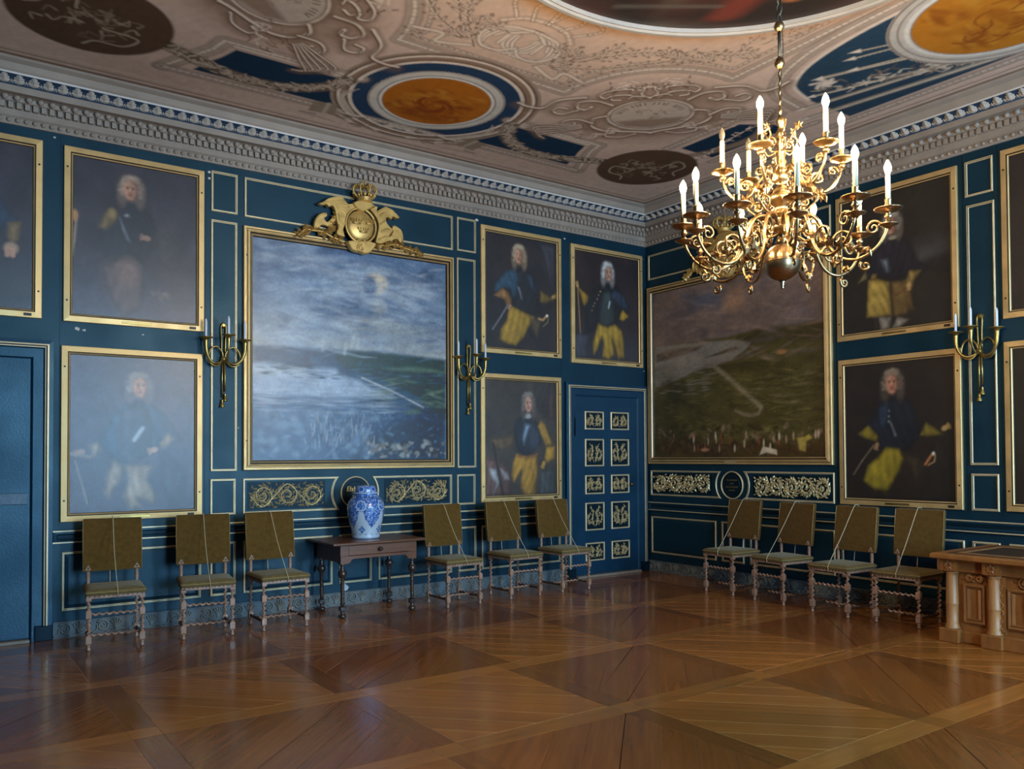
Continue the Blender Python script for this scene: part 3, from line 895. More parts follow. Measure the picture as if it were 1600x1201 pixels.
# the great roundel: dark painted canvas in a pale gilt rim
ROUND = 1.80
Q = Paint(CXM - 1.8, CXM + 1.8, CYM - 1.8, CYM + 1.8, 180, 180, (40, 30, 26))
Q.wash((Q.noise(4, 4, 3) - .45) * 3, (78, 44, 36), .7)
Q.wash((Q.noise(7, 3, 3) - .55) * 4, (94, 84, 72), .5)
Q.line(curve([(-3.1, -4.05), (-3.25, -4.45), (-3.1, -4.9), (-3.3, -5.3)]), .22, (112, 48, 36), .9, soft=.06)
Q.line(curve([(-3.0, -4.55), (-3.12, -4.75), (-3.2, -4.95)]), .12, (176, 108, 66), .95, soft=.04)
Q.line([(-4.0, -3.85), (-3.3, -4.2)], .05, (96, 88, 80), .8, soft=.03)
Q.line(curve([(-3.0, -5.0), (-2.8, -5.1), (-2.75, -5.3)]), .08, (120, 104, 56), .8, soft=.04)
me = Q.mesh('roundel_canvas', 'ceilcanvas', lambda x, y: np.stack([CXM + (x - CXM) * np.sqrt(np.maximum(0, 1 - ((y - CYM) / 1.8) ** 2 / 2)), CYM + (y - CYM) * np.sqrt(np.maximum(0, 1 - ((x - CXM) / 1.8) ** 2 / 2)), np.full_like(x, RZ - 0.012)], 1))
put('roundel_canvas', me, ceiling)
circ = [(CXM + ROUND * math.cos(t * math.pi / 48), CYM + ROUND * math.sin(t * math.pi / 48)) for t in range(96)]
MB().sweep(circ, [(-0.06, RZ), (-0.06, RZ - 0.03), (-0.03, RZ - 0.05), (0.0, RZ - 0.05), (0.012, RZ - 0.035), (0.03, RZ - 0.04), (0.04, RZ - 0.01)], lambda x, y, d: (x, y, d), smooth=False).build('roundel_rim', 'rim', ceiling)

# ------------------------------------------------------------------ cornice round the room
cornice = structure('trim_1', MB().sweep([(RX, RY), (0, RY), (0, 0), (RX, 0)],
    [(0.0, 4.53), (0.022, 4.53), (0.03, 4.545), (0.03, 4.585), (0.05, 4.60), (0.05, 4.65), (0.05, 4.705), (0.09, 4.712), (0.09, 4.716), (0.10, 4.745), (0.13, 4.752), (0.20, 4.750),
     (0.20, 4.808), (0.212, 4.815), (0.225, 4.835), (0.25, 4.855), (0.285, 4.866), (0.30, 4.868), (0.30, 4.880), (0.30, 4.885), (0.315, 4.90), (0.34, 4.945), (0.385, 4.965), (0.40, 4.981)],
    lambda x, y, d: (x, y, d), [0] * 12 + [1] * 5 + [2] * 2 + [0] * 5), ['stucco', 'blue_cornice', 'stuccopale'])
egg = MB()
egg.lathe([(0.006, -.026), (0.022, -.016), (0.029, 0.0), (0.024, .014), (0.008, .02)], 8)
egg_me = egg.mesh('egg', 'stucco')
den_me = MB().box(-0.019, 0.019, -0.04, 0.0, -0.026, 0.026).mesh('dentil', 'stucco')
lf = MB()          # an acanthus leaf leaning out over the blue ground
for sg in (-1, 1):
    lf.add([(0, -.216, 4.812), (sg * .030, -.226, 4.816), (sg * .046, -.240, 4.832), (sg * .036, -.248, 4.842), (sg * .042, -.262, 4.850), (sg * .026, -.266, 4.855), (sg * .024, -.284, 4.861), (0, -.300, 4.867), (0, -.276, 4.838), (0, -.246, 4.818)],
           [(0, 1, 9), (1, 2, 9), (2, 3, 9), (3, 8, 9), (3, 4, 8), (4, 5, 8), (5, 6, 8), (6, 7, 8)], 0, False)
    lf.add([(sg * .040, -.214, 4.812), (sg * .055, -.234, 4.826), (sg * .055, -.250, 4.845), (sg * .049, -.238, 4.835)], [(0, 1, 3), (1, 2, 3)], 0, False)
leaf_me = lf.mesh('acanthus_leaf', 'stuccoleaf')
def along(step, start, d, z, me, name, upto=99):
    """A row of carved pieces along the left wall, then along the right wall."""
    rest = MB()
    def bake(m_, mat):
        rest.add([tuple(mat @ v.co) for v in m_.vertices], [tuple(p.vertices) for p in m_.polygons], 0, True)
    for wall, ln_, lim in ((LEFT, 8.62, 8.62), (RIGHT, 10.88, min(upto, 5.6))):
        n = int((ln_ - 2 * start) / step); st = (ln_ - 2 * start) / n
        for i in range(n):
            t = start + (i + 0.5) * st
            p = on(wall, -t if wall is LEFT else t, z, d)
            if t < lim:
                put(name, me, cornice, loc=p, rz=wall['rz'])
            else:
                bake(me, Matrix.Translation(p) @ Matrix.Rotation(wall['rz'], 4, 'Z'))
    for (p0, p1, rz) in (((RX, RY), (0, RY), math.pi), ((RX, 0), (RX, RY), math.pi / 2)):      # the two walls behind the camera
        ln_ = abs(p1[0] - p0[0]) + abs(p1[1] - p0[1]); n = int((ln_ - 2 * start) / step); st = (ln_ - 2 * start) / n
        for i in range(n):
            t = start + (i + .5) * st
            q = (RX + t, RY + d, z) if rz == math.pi else (RX + d, RY + t, z)
            bake(me, Matrix.Translation(q) @ Matrix.Rotation(rz, 4, 'Z'))
    rest.build(name + '_run', 'stucco', cornice, kind='stuff')
along(0.11, 0.25, 0.0, 0.0, leaf_me, 'acanthus_leaf')
along(0.09, 0.11, 0.112, 4.735, egg_me, 'egg')
along(0.063, 0.07, 0.05, 4.679, den_me, 'dentil')
bead = MB()
for wall, ln_ in ((LEFT, 8.6), (RIGHT, 10.8)):
    for i in range(int(ln_ / 0.066)):
        t = 0.05 + i * 0.066
        c = on(wall, -t if wall is LEFT else t, 4.565, 0.034)
        bead.lathe([(0.004, -.02), (0.018, -.012), (0.021, 0), (0.016, .012), (0.004, .018)], 6, c)
bead.build('bead_run', 'stucco', cornice, kind='stuff')

# ------------------------------------------------------------------ wall panelling
MOULD = [(0, 0), (0, .012), (.005, .018), (.011, .018), (.014, .011), (.019, .011), (.022, .006), (.024, 0)]
MOULD_MI = [0, 0, 0, 1, 0, 0, 0]
rng = random.Random(7)

def panel(wall, pts, raised=True):
    """A panel of the wall: blue field with bevelled edge, gilt moulding round it."""
    mb = MB()
    prof = [(.02, 0), (.024, .003), (.055, .012)] if raised else [(.02, 0), (.024, .003), (.03, .003)]
    mb.sweep(pts, prof, wall3)
    n = len(pts)
    mb.face([2 * n + i for i in range(n)])
    p = mb.build('panel', 'blue', wall)
    MB().sweep(pts, MOULD, wall3, MOULD_MI).build('moulding', ['giltline', 'darkline'], p)
    return p

def foliage(parent, x0, x1, z0, z1, seed, d0=.008, dense=1.0):
    """Carved vine scrolls with leaves filling a panel; gilt on a dark ground."""
    r = random.Random(seed)
    ground = MB()
    ground.add([(x0 - .02, -d0 + .001, z0 - .015), (x1 + .02, -d0 + .001, z0 - .015), (x1 + .02, -d0 + .001, z1 + .015), (x0 - .02, -d0 + .001, z1 + .015)], [(0, 1, 2, 3)])
    mb = MB()
    h = z1 - z0; zc = (z0 + z1) / 2
    n = max(2, round((x1 - x0) / (h * .95)))
    st = (x1 - x0) / n
    taken = []
    def sprout(x, z, ang, ln_):
        """A leaf, only where no other leaf has its middle yet."""
        mx, mz = x + ln_ * .5 * math.cos(ang), z + ln_ * .5 * math.sin(ang)
        if not (x0 - .01 < mx < x1 + .01 and z0 < mz < z1): return
        if any((mx - a) ** 2 + (mz - b) ** 2 < .00075 for a, b in taken): return
        taken.append((mx, mz))
        mb.leaf(x, z, ang, ln_, ln_ * .44, wall3, d0, .022)
    main = []
    for i in range(n):
        cx = x0 + (i + .5) * st; sg = 1 if i % 2 else -1
        main += [(cx - st * .5, zc), (cx, zc + sg * h * .46)]
        sp = spiral(cx, zc, h * .44, h * .07, sg * math.pi / 2, -sg * 1.6, 30)
        mb.tube([wall3(a, b, d0 + .008) for a, b in sp], [.0065, .004], 5)
        for q in range(1, len(sp) - 1):
            base = math.atan2(sp[q + 1][1] - sp[q][1], sp[q + 1][0] - sp[q][0])
            for sd in (-1, 1):
                sprout(sp[q][0], sp[q][1], base + sd * r.uniform(.45, .95), r.uniform(.052, .072))
    main.append((x1, zc))
    mc = [(a, min(max(b, z0), z1)) for a, b in curve(main, 8)]
    mb.tube([wall3(a, b, d0 + .007) for a, b in mc], .006, 5)
    for q in range(1, len(mc) - 1):
        base = math.atan2(mc[q + 1][1] - mc[q][1], mc[q + 1][0] - mc[q][0])
        for sd in (-1, 1):
            sprout(mc[q][0], mc[q][1], base + sd * r.uniform(.4, .9), r.uniform(.054, .072))
    for q in range(int(260 * (x1 - x0))):
        sprout(r.uniform(x0, x1), r.uniform(z0, z1), r.uniform(0, 6.28), r.uniform(.045, .06))
    k = [(min(max(v[0], x0 - .012), x1 + .012), v[1], min(max(v[2], z0 - .01), z1 + .01)) for v in mb.v]
    mb.v = k
    ground.build('dark_ground', 'blue_dark', parent)
    return mb.build('foliage', 'giltleaf', parent, kind='stuff')

def carved(wall, pts, box_, seed):
    p = panel(wall, pts, raised=False)
    foliage(p, *box_, seed)

def lettering(parent, text, x, z, size, d=.016):
    cu = bpy.data.curves.new('lettering', 'FONT')
    cu.body = text
    cu.size = size
    cu.align_x = 'CENTER'
    cu.extrude = .001
    cu.shear = .15
    cu.materials.append(M['giltcarve'])
    o = put('lettering', cu, parent, loc=(x, -d, z))
    o.rotation_euler = (math.pi / 2, 0, 0)
    return o

def plaque(wall, cx, cz, r):
    pts = [(cx + r * math.cos(t * math.pi / 20), cz + r * math.sin(t * math.pi / 20)) for t in range(40)]
    mb = MB().sweep(pts, [(.0, 0), (.02, .006), (.05, .006), (.055, .011)], wall3)
    mb.face([3 * 40 + i for i in range(40)])
    p = mb.build('plaque', 'blue_dark', wall)
    MB().sweep(pts, [(0, 0), (-.002, .014), (.006, .02), (.012, .016), (.014, 0)], wall3).build('moulding', 'giltline', p)
    return p

def arcside(x_in, x_out, z0, z1, cx, cz, r, right):
    """Rectangle whose inner end is scooped out round a plaque."""
    n = 10
    a0 = math.asin((z0 - cz) / r)
    a1 = math.asin((z1 - cz) / r)
    arcp = [(cx + (-1 if right else 1) * r * math.cos(a0 + (a1 - a0) * i / n), cz + r * math.sin(a0 + (a1 - a0) * i / n)) for i in range(n + 1)]
    if right:       # the scoop is at the right end
        return [(x_out, z0)] + arcp + [(x_out, z1)]
    return [(x_out, z0), (x_out, z1)] + arcp[::-1]

# left wall (x = -distance from the corner)
for x0, x1, z0, z1 in ((-5.975, -5.715, 4.055, 4.46), (-5.977, -5.718, 1.465, 3.972), (-5.979, -5.73, 1.03, 1.39),
                       (-5.645, -3.175, 4.05, 4.456), (-3.115, -2.848, 4.055, 4.46), (-3.12, -2.858, 1.465, 3.972), (-3.128, -2.872, 1.025, 1.386)):
    panel(wall_left, rect(x0, z0, x1, z1), raised=False)
for x0, x1 in ((-7.272, -6.065), (-5.977, -5.728), (-5.652, -4.697), (-4.618, -4.236), (-4.154, -3.203), (-3.11, -2.862), (-2.783, -1.57)):
    panel(wall_left, rect(x0, .235, x1, .762))
pc = (-4.428, 1.213)
carved(wall_left, arcside(None, -5.657, 1.03, 1.39, pc[0], pc[1], .262, True), (-5.59, -4.80, 1.085, 1.335), 3)
carved(wall_left, arcside(None, -3.2, 1.027, 1.387, pc[0], pc[1], .262, False), (-4.06, -3.265, 1.085, 1.335), 4)
pl = plaque(wall_left, pc[0], pc[1], .175)
lettering(pl, 'Elsborg', pc[0], pc[1] + .015, .075)
lettering(pl, '1719', pc[0], pc[1] - .06, .05)
# right wall (x = distance from the corner)
for x0, x1, z0, z1 in ((.06, 2.94, 4.05, 4.40), (4.412, 4.672, 4.095, 4.44), (4.42, 4.68, 1.488, 4.01), (4.425, 4.68, 1.05, 1.406)):
    panel(wall_right, rect(x0, z0, x1, z1), raised=False)
for x0, x1 in ((.08, 1.238), (1.328, 1.68), (1.77, 2.94), (3.02, 4.35), (4.425, 4.68), (4.76, 5.98)):
    panel(wall_right, rect(x0, .25, x1, .755))
pc = (1.503, 1.22)
carved(wall_right, arcside(None, .075, 1.045, 1.392, pc[0], pc[1], .25, True), (.135, 1.15, 1.10, 1.34), 5)
carved(wall_right, arcside(None, 2.943, 1.05, 1.397, pc[0], pc[1], .25, False), (1.85, 2.88, 1.10, 1.34), 6)
pl = plaque(wall_right, pc[0], pc[1], .175)
for row, (w_, n_) in enumerate(((.17, 9), (.06, 3), (.2, 11), (.1, 5))):      # four short lines of gilt script, worn past reading
    mb = MB()
    zc_ = pc[1] + .062 - row * .042
    for q in range(n_):
        xq = pc[0] - w_ / 2 + w_ * (q + .5) / n_
        hh = .011 if (q * 7 + row) % 3 else .017
        mb.tube([wall3(xq - .005, zc_ - .010, .015), wall3(xq + .001, zc_ + hh - .003, .016), wall3(xq + .006, zc_ - .006, .015)], .0018, 4)
    mb.build('lettering', 'giltcarve', pl)

def dado(wall, spans):
    for a, b in spans:
        r_ = MB().sweep([(a, .84), (b, .84), (b, .955), (a, .955)], [(0, 0), (.004, .022), (.03, .026), (.045, .014), (.055, .014)], wall3).build('dado_rail', 'blue', wall)
        MB().box(a, b, -.016, -.012, .888, .906).build('dado_groove', 'blue_dark', r_)
        for z_ in (.842, .944):
            MB().box(a, b, -.030, -.018, z_, z_ + .011).build('gilt_line', 'giltline', r_)
dado(wall_left, ((-7.345, -1.49),))
dado(wall_right, ((.03, 10.8),))
# upright seams of the panelling and a few knocks in the paint
for x_ in (-7.30, -6.03, -1.535):
    MB().box(x_ - .0015, x_ + .0015, -.002, 0, 1.0, 4.52).build('board_seam', 'blue_dark', wall_left)
for x_ in (2.98, 4.385, 4.71):
    MB().box(x_ - .0015, x_ + .0015, -.002, 0, 1.0, 4.52).build('board_seam', 'blue_dark', wall_right)
def chip(wall, x, z, s_):
    n = 7
    pts = [(x + s_ * rng.uniform(.5, 1) * math.cos(i * 6.283 / n), z + s_ * rng.uniform(.3, .8) * math.sin(i * 6.283 / n)) for i in range(n)]
    mb = MB()
    mb.face(range(mb.add([wall3(a, b, .0015) for a, b in pts], []), n))
    mb.build('paint_chip', 'stuccopale', wall)
for x, z, s_ in ((-7.16, 2.78, .035), (-7.1, 2.77, .02), (-6.6, 2.77, .015), (-5.99, 4.44, .02), (-5.99, 4.38, .02), (-7.35, 4.49, .018), (-5.70, 1.9, .01), (-2.83, 4.47, .03), (-1.46, 4.44, .02), (-.05, 4.36, .014), (-.05, 2.78, .014), (-4.55, .19, .06), (-2.93, 2.6, .012), (-2.9, 2.2, .012)):
    chip(wall_left, x, z, s_)

# ------------------------------------------------------------------ carved baseboards
def baseboard(name, wall, spans, seed):
    root = put(name, None, kind='structure', rz=wall['rz'])
    unit = MB()
    sp = spiral(-.06, .076, .055, .008, 2.6, -1.9, 26)
    unit.tube([wall3(a, b, .034) for a, b in sp], [.009, .005], 5)
    unit.tube([wall3(*p, .034) for p in curve([(-.15, .018), (-.12, .03), (-.105, .06), (-.11, .085)], 4)], [.009, .006], 5)
    for k in range(5):
        a = 2.1 - k * .32
        unit.tube([wall3(*p, .033) for p in curve([(.045, .025), (.045 + .035 * math.cos(a) + .01, .025 + .05 * math.sin(a)), (.05 + .085 * math.cos(a), .028 + .1 * math.sin(a))], 4)], [.004, .009], 5)
    unit.tube([wall3(*p, .032) for p in curve([(-.04, .02), (.03, .014), (.09, .03), (.13, .02)], 4)], [.006, .008], 5)
    me = unit.mesh('scroll_carving', 'greycarve')
    for a, b in spans:
        mb = MB().sweep(rect(a, 0.0, b, .145), [(0, 0), (0, .03), (.010, .03), (.014, .024)], wall3)
        mb.face(range(mb.add([wall3(a + .014, .014, .024), wall3(b - .014, .014, .024), wall3(b - .014, .131, .024), wall3(a + .014, .131, .024)], []), len(mb.v)))
        mb.build('board', 'greyblue', root)
        n = int((b - a) / .3)
        for i in range(n):
            put('scroll_carving', me, root, loc=(a + (b - a) * (i + .5) / n, 0, 0))
    return root
baseboard('baseboard_left', LEFT, ((-7.34, -1.49),), 1)
baseboard('baseboard_right', RIGHT, ((.03, 8.4),), 2)

# ------------------------------------------------------------------ doors
def door(name, x0, x1, ztop, lx0, lx1, lz1):
    """Architrave with a gilt bead, plinth blocks, and a leaf set back in it."""
    root = put(name, None, kind='structure', loc=(0, 0, 0))
    side = (x0 + .06, x1 - .06)
    MB().sweep([(x1, .0), (x1, ztop), (x0, ztop), (x0, 0)], [(0, 0), (0, .045), (.035, .05)], wall3, closed=False).build('architrave', 'blue_door', root)
    MB().sweep([(x1 - .035, .1), (x1 - .035, ztop - .035), (x0 + .035, ztop - .035), (x0 + .035, .1)], [(0, .045), (0, .056), (.012, .058), (.014, .046), (.022, .046), (.024, .056), (.032, .054), (.032, .04)], wall3, [0, 0, 1, 1, 1, 0, 0], closed=False).build('gilt_bead', ['giltline', 'darkline'], root)
    MB().sweep([(x1 - .067, 0), (x1 - .067, ztop - .067), (x0 + .067, ztop - .067), (x0 + .067, 0)], [(0, .046), (.01, .03), (x1 - .067 - lx1 - .02, .03), (x1 - .067 - lx1, .008), (x1 - .067 - lx1, 0)], wall3, closed=False).build('jamb_lining', 'blue_door', root)
    for a in (x0, x1 - .13):
        MB().box(a, a + .13, -.064, 0, 0, .13, bev=.004).build('plinth_block', 'blue_dark', root)
    leaf = MB().box(lx0, lx1, -.014, -.001, .03, lz1, bev=.003).build('door_leaf', 'blue_door', root)
    MB().box(lx0, lx1, -.09, 0, 0, .028, bev=.004).build('threshold', 'stone', root)
    return root, leaf
d1, leaf1 = door('door_1', -8.60, -7.35, 2.65, -8.43, -7.525, 2.487)
MB().box(-7.75, -7.545, -.03, -.012, 1.20, 1.30, bev=.003).build('lock_plate', 'lock', leaf1)
mb = MB()
for x_ in (-8.2, -7.9):
    mb.box(x_, x_ + .004, -.016, -.013, .03, 2.48)
mb.build('board_seam', 'blue_dark', leaf1)
d2_, leaf2 = door('door_2', -1.484, -.03, 2.56, -1.343, -.21, 2.40)
k = 0
for cx in (-.992, -.535):
    for z0, z1 in ((1.947, 2.19), (1.457, 1.822), (1.088, 1.342), (.608, .978), (.205, .447)):
        k += 1
        pts = rect(cx - .165, z0, cx + .165, z1)
        t3 = lambda x, z, d: (x, -d - .014, z)
        p = MB().sweep(pts, [(0, 0), (0, .014), (.008, .020), (.016, .018), (.020, .006)], t3).build('panel_moulding', 'giltline', leaf2)
        mb = MB()
        mb.face(range(mb.add([t3(cx - .147, z0 + .018, .004), t3(cx + .147, z0 + .018, .004), t3(cx + .147, z1 - .018, .004), t3(cx - .147, z1 - .018, .004)], []), 4))
        mb.build('dark_ground', 'blue_dark', p)
        mb = MB()
        rr = random.Random(k)
        h = z1 - z0 - .06; zc_ = (z0 + z1) / 2
        for sg in (-1, 1):
            stem = curve([(cx + sg * .01, zc_ - h * .42), (cx + sg * .05, zc_ - h * .1), (cx + sg * .03, zc_ + h * .15), (cx + sg * .085, zc_ + h * .4)], 5)
            st2 = curve([(cx + sg * .01, zc_ - h * .2), (cx + sg * .09, zc_ - h * .28), (cx + sg * .115, zc_), (cx + sg * .07, zc_ + h * .12)], 5)
            for st in (stem, st2):
                mb.tube([t3(a, b, .010) for a, b in st], .0045, 5)
                for q in range(1, len(st) - 1):
                    base = math.atan2(st[q + 1][1] - st[q][1], st[q + 1][0] - st[q][0])
                    for sd in (-1, 1):
                        if rr.random() < .62:
                            mb.leaf(st[q][0], st[q][1], base + sd * rr.uniform(.5, 1.0), .042, .016, t3, .006, .012)
        mb.v = [(min(max(v[0], cx - .138), cx + .138), v[1], min(max(v[2], z0 + .025), z1 - .025)) for v in mb.v]
        mb.build('foliage', 'giltleaf', p, kind='stuff')
kn = MB()
kn.tube([(-.345, -.014, 1.205), (-.345, -.03, 1.205), (-.345, -.045, 1.205), (-.345, -.06, 1.205), (-.345, -.07, 1.205)], [.024, .009, .02, .026, .012], 10)
kn.build('door_knob', 'brass', leaf2)
MB().box(-1.343, -1.325, -.03, -.012, 1.86, 2.1).build('hinge', 'lock', leaf2)

# ------------------------------------------------------------------ paintings
PORTRAIT = [(0, 0), (0, .026), (.004, .030), (.052, .034), (.056, .022), (.060, .022), (.062, .028), (.072, .020), (.076, .010)]
PORTRAIT_MI = [0, 0, 0, 1, 1, 0, 0, 1]
BATTLE = [(0, 0), (0, .035), (.006, .042), (.022, .042), (.028, .032), (.034, .032), (.040, .05), (.060, .056), (.068, .040), (.074, .040), (.080, .046), (.090, .032), (.098, .014)]
BATTLE_MI = [0, 0, 0, 1, 0, 0, 0, 1, 1, 0, 0, 1]

def picture(name, label, wall, x0, x1, z0, z1, paint, group, kind='portrait'):
    xc = (x0 + x1) / 2
    root = thing(name, label, 'painting', on(wall, xc, z0), wall['rz'], group)
    w2, h = (x1 - x0) / 2, z1 - z0
    prof, mi, inner = (PORTRAIT, PORTRAIT_MI, .07) if kind == 'portrait' else (BATTLE, BATTLE_MI, .09)
    fr = MB().sweep(rect(-w2, 0, w2, h), prof, wall3, mi).build('frame', ['gilt', 'darkline'], root)
    for sx, sz in ((-1, .12), (1, .15), (-1, .88), (1, .86)):
        MB().tube([(sx * (w2 - .028), -.03, h * sz), (sx * (w2 - .028), -.036, h * sz)], .009, 8).build('nail_head', 'nail', fr)
    put('canvas', paint.mesh('canvas', 'canvas', lambda x, z: np.stack([x - xc, np.full_like(x, -.010), z - z0], 1)), root)
    nw = .13 if kind == 'portrait' else .09
    MB().box(-nw, nw, -.038, -.033, .018, .038, bev=.002).build('name_plate', 'brassdull' if kind == 'portrait' else 'paper', root)
    if kind == 'portrait':
        MB().box(w2 - .14, w2 - .08, -.037, -.033, .016, .04, bev=.001).build('inventory_label', 'darkline', root)
    return root

SKIN, SKD, WIG, WGD = (196, 146, 118), (136, 88, 68), (168, 152, 132), (96, 82, 68)
YEL, YLD, COAT, STEEL, SHINE = (178, 138, 52), (108, 82, 34), (54, 84, 106), (38, 42, 52), (176, 188, 204)

def sheet(x0, x1, z0, z1, rgb, rgb2, nx=128):
    p = Paint(x0, x1, z0, z1, nx, int(nx * (z1 - z0) / (x1 - x0)), rgb)
    p.wash((p.noise(3, 4, 3) - .42) * 2.6, rgb2, .85)
    return p

def head(p, cx, cz, rx, rz, wig=WIG, wigd=WGD, look=0.0, skin=SKIN, long=1.0):
    """Full-bottomed wig and a face; look > 0 turns it to the right."""
    p.ell(cx, cz + rz * .2, rx * 1.55, rz * 1.3, wigd, 1, .25)
    for sx in (-1, 1):
        p.ell(cx + sx * rx * 1.05, cz - rz * .55, rx * .62, rz * 1.15 * long, wigd, 1, .35)
    for k in range(70):
        a = k * 2.4; r_ = p.rng.uniform(.8, 1.32)
        ca, sa = math.cos(a), math.sin(a)
        if sa < -.2 and abs(ca) < .75: continue
        tone = wig if (k % 3 and ca < .5) else tuple((u + v) // 2 for u, v in zip(wig, wigd))
        p.ell(cx + rx * r_ * ca * 1.05, cz + rz * .1 + rz * r_ * sa * (1 if sa > 0 else long), rx * .26, rz * .13, tone, .6, .6, p.rng.uniform(-1, 1))
    for sx in (-.5, .45):
        p.ell(cx + rx * sx, cz + rz * 1.12, rx * .5, rz * .3, wig, .7, .5)
    fx_ = cx + look * rx * .25
    p.ell(fx_, cz - rz * .05, rx * .82, rz * .98, SKD, 1, .14)
    p.ell(fx_ + look * rx * .12 - .12 * rx, cz, rx * .68, rz * .86, skin, 1, .22)
    p.ell(fx_ - look * rx * .45, cz - rz * .2, rx * .3, rz * .7, SKD, .55, .5)
    for sx in (-.34, .34):
        p.ell(fx_ + rx * sx + look * rx * .14, cz + rz * .16, rx * .17, rz * .07, (50, 34, 28), .95, .4)
        p.ell(fx_ + rx * sx + look * rx * .14, cz + rz * .31, rx * .22, rz * .04, (104, 72, 54), .8, .5)
    p.line([(fx_ + look * rx * .16, cz + rz * .12), (fx_ + look * rx * .26 + .02 * rx, cz - rz * .22)], rx * .12, (222, 172, 142), .9)
    p.ell(fx_ + look * rx * .22, cz - rz * .28, rx * .2, rz * .06, SKD, .9, .5)
    p.ell(fx_ + look * rx * .16, cz - rz * .48, rx * .26, rz * .07, (150, 66, 56), .95, .4)
    p.ell(fx_ - rx * .35, cz - rz * .2, rx * .2, rz * .16, (206, 130, 104), .5, .6)
    p.ell(fx_ + look * .05 * rx, cz - rz * .82, rx * .35, rz * .1, (206, 154, 126), .6, .5)

def finish(p, amt=.1, soft=1):
    """Brushwork: soften, break up with strokes and craquelure-scale grain."""
    for _ in range(soft):
        im = p.im.copy()
        im[1:-1, 1:-1] = (p.im[1:-1, 1:-1] * 4 + p.im[:-2, 1:-1] + p.im[2:, 1:-1] + p.im[1:-1, :-2] + p.im[1:-1, 2:]) / 8
        p.im = im
    p.im *= (1 + .5 * (p.noise(9, 12, 4) - .5))[..., None]
    p.im *= (1 + .35 * (p.noise(30, 44, 3) - .5))[..., None]
    p.grain(amt, 110)

def hand(p, x, z, r_, ang, skin=SKIN):
    p.ell(x, z, r_, r_ * .72, skin, 1, .25, ang)
    for k in range(4):
        a = ang - .5 + k * .33
        p.line([(x + r_ * .6 * math.cos(a), z + r_ * .6 * math.sin(a)), (x + r_ * 1.7 * math.cos(a), z + r_ * 1.7 * math.sin(a))], r_ * .36, skin, 1, taper=(1, .6))
        p.line([(x + r_ * .6 * math.cos(a + .16), z + r_ * .6 * math.sin(a + .16)), (x + r_ * 1.5 * math.cos(a + .16), z + r_ * 1.5 * math.sin(a + .16))], r_ * .1, SKD, .8)

def folds(p, pts, n, rgb, a=.5, w=.02):
    a *= .35; n = n // 2
    q = np.array(pts); lo, hi = q.min(0), q.max(0)
    for k in range(n):
        x_ = p.rng.uniform(lo[0], hi[0]); z_ = p.rng.uniform(lo[1], hi[1]); l_ = (hi[1] - lo[1]) * .3
        p.line(curve([(x_, z_), (x_ + p.rng.uniform(-.03, .03), z_ - l_ * .5), (x_ + p.rng.uniform(-.06, .06), z_ - l_)], 4), w, rgb, a, soft=w * .6, taper=(.4, 1))

# upper left, cut by the picture's edge: blue sleeve, yellow cuff, hand
p = sheet(-8.56, -7.5, 2.90, 4.38, (40, 38, 48), (58, 52, 66))
p.cloth([(-7.988, 3.735), (-7.765, 3.89), (-7.737, 3.845), (-7.679, 3.754), (-7.591, 3.683), (-7.678, 3.652), (-7.763, 3.572), (-7.847, 3.426), (-7.985, 3.374)], (36, 56, 82), 1, .03)
p.cloth([(-7.71, 3.664), (-7.603, 3.69), (-7.619, 3.509), (-7.677, 3.484), (-7.712, 3.529)], (138, 112, 72), 1, .012)
p.ell(-7.679, 3.441, 0.054, 0.051, (170, 138, 112), 1, .3)
for q in range(3): p.line([(-7.705, 3.429), (-7.708, 3.378)], .03, SKIN, .9); p.line([(-7.668, 3.426), (-7.667, 3.38)], .03, SKIN, .9)
head(p, -8.06, 3.98, .075, .10)
p.cloth([(-8.3, 3.7), (-7.85, 3.7), (-7.8, 3.2), (-7.9, 2.95), (-8.3, 2.95)], (34, 40, 52), .9, .03)
p.cloth([(-8.3, 3.2), (-7.85, 3.2), (-7.8, 2.9), (-8.4, 2.9)], YLD, .8, .04)
finish(p)
picture('portrait_picture', 'framed portrait above the near door, cut by the left edge, with cuffed arm and hand', LEFT, -8.62, -7.443, 2.842, 4.436, p, 'portraits on the blue walls')

# upper left portrait: seated man, mustard sleeve, cuirass glint, staff
p = sheet(-7.21, -6.11, 2.90, 4.36, (40, 38, 50), (58, 52, 64))
p.wash(np.clip((3.4 - p.Y) / .5, 0, 1)[:, None] * np.clip(.35 + p.noise(3, 3, 2), 0, 1), (70, 76, 104), .55)
p.cloth([(-6.875, 3.923), (-6.748, 3.991), (-6.662, 3.991), (-6.544, 3.931), (-6.485, 3.814), (-6.484, 3.623), (-6.601, 3.449), (-6.746, 3.461), (-6.915, 3.439), (-6.971, 3.585), (-6.986, 3.705)], (30, 34, 46), .95, .03)
p.cloth([(-6.993, 3.735), (-6.931, 3.883), (-6.875, 3.939), (-6.826, 3.885), (-6.84, 3.805), (-6.93, 3.714)], (132, 108, 66), 1, .015)
p.ell(-6.875, 3.877, 0.036, 0.046, (158, 132, 84), .7, .5)
p.cloth([(-6.812, 3.856), (-6.783, 3.799), (-6.732, 3.681), (-6.706, 3.615), (-6.747, 3.648), (-6.787, 3.736)], (150, 160, 178), .9, .01)
p.cloth([(-6.776, 3.878), (-6.74, 3.899), (-6.719, 3.871), (-6.755, 3.862)], (200, 200, 206), .9, .008)
p.cloth([(-6.956, 3.372), (-6.873, 3.444), (-6.746, 3.469), (-6.645, 3.412), (-6.6, 3.26), (-6.614, 3.023), (-6.772, 2.93), (-6.871, 3.074), (-6.928, 3.222)], (104, 84, 82), .8, .05)
p.ell(-6.731, 3.338, 0.087, 0.125, (138, 108, 100), .7, .5)
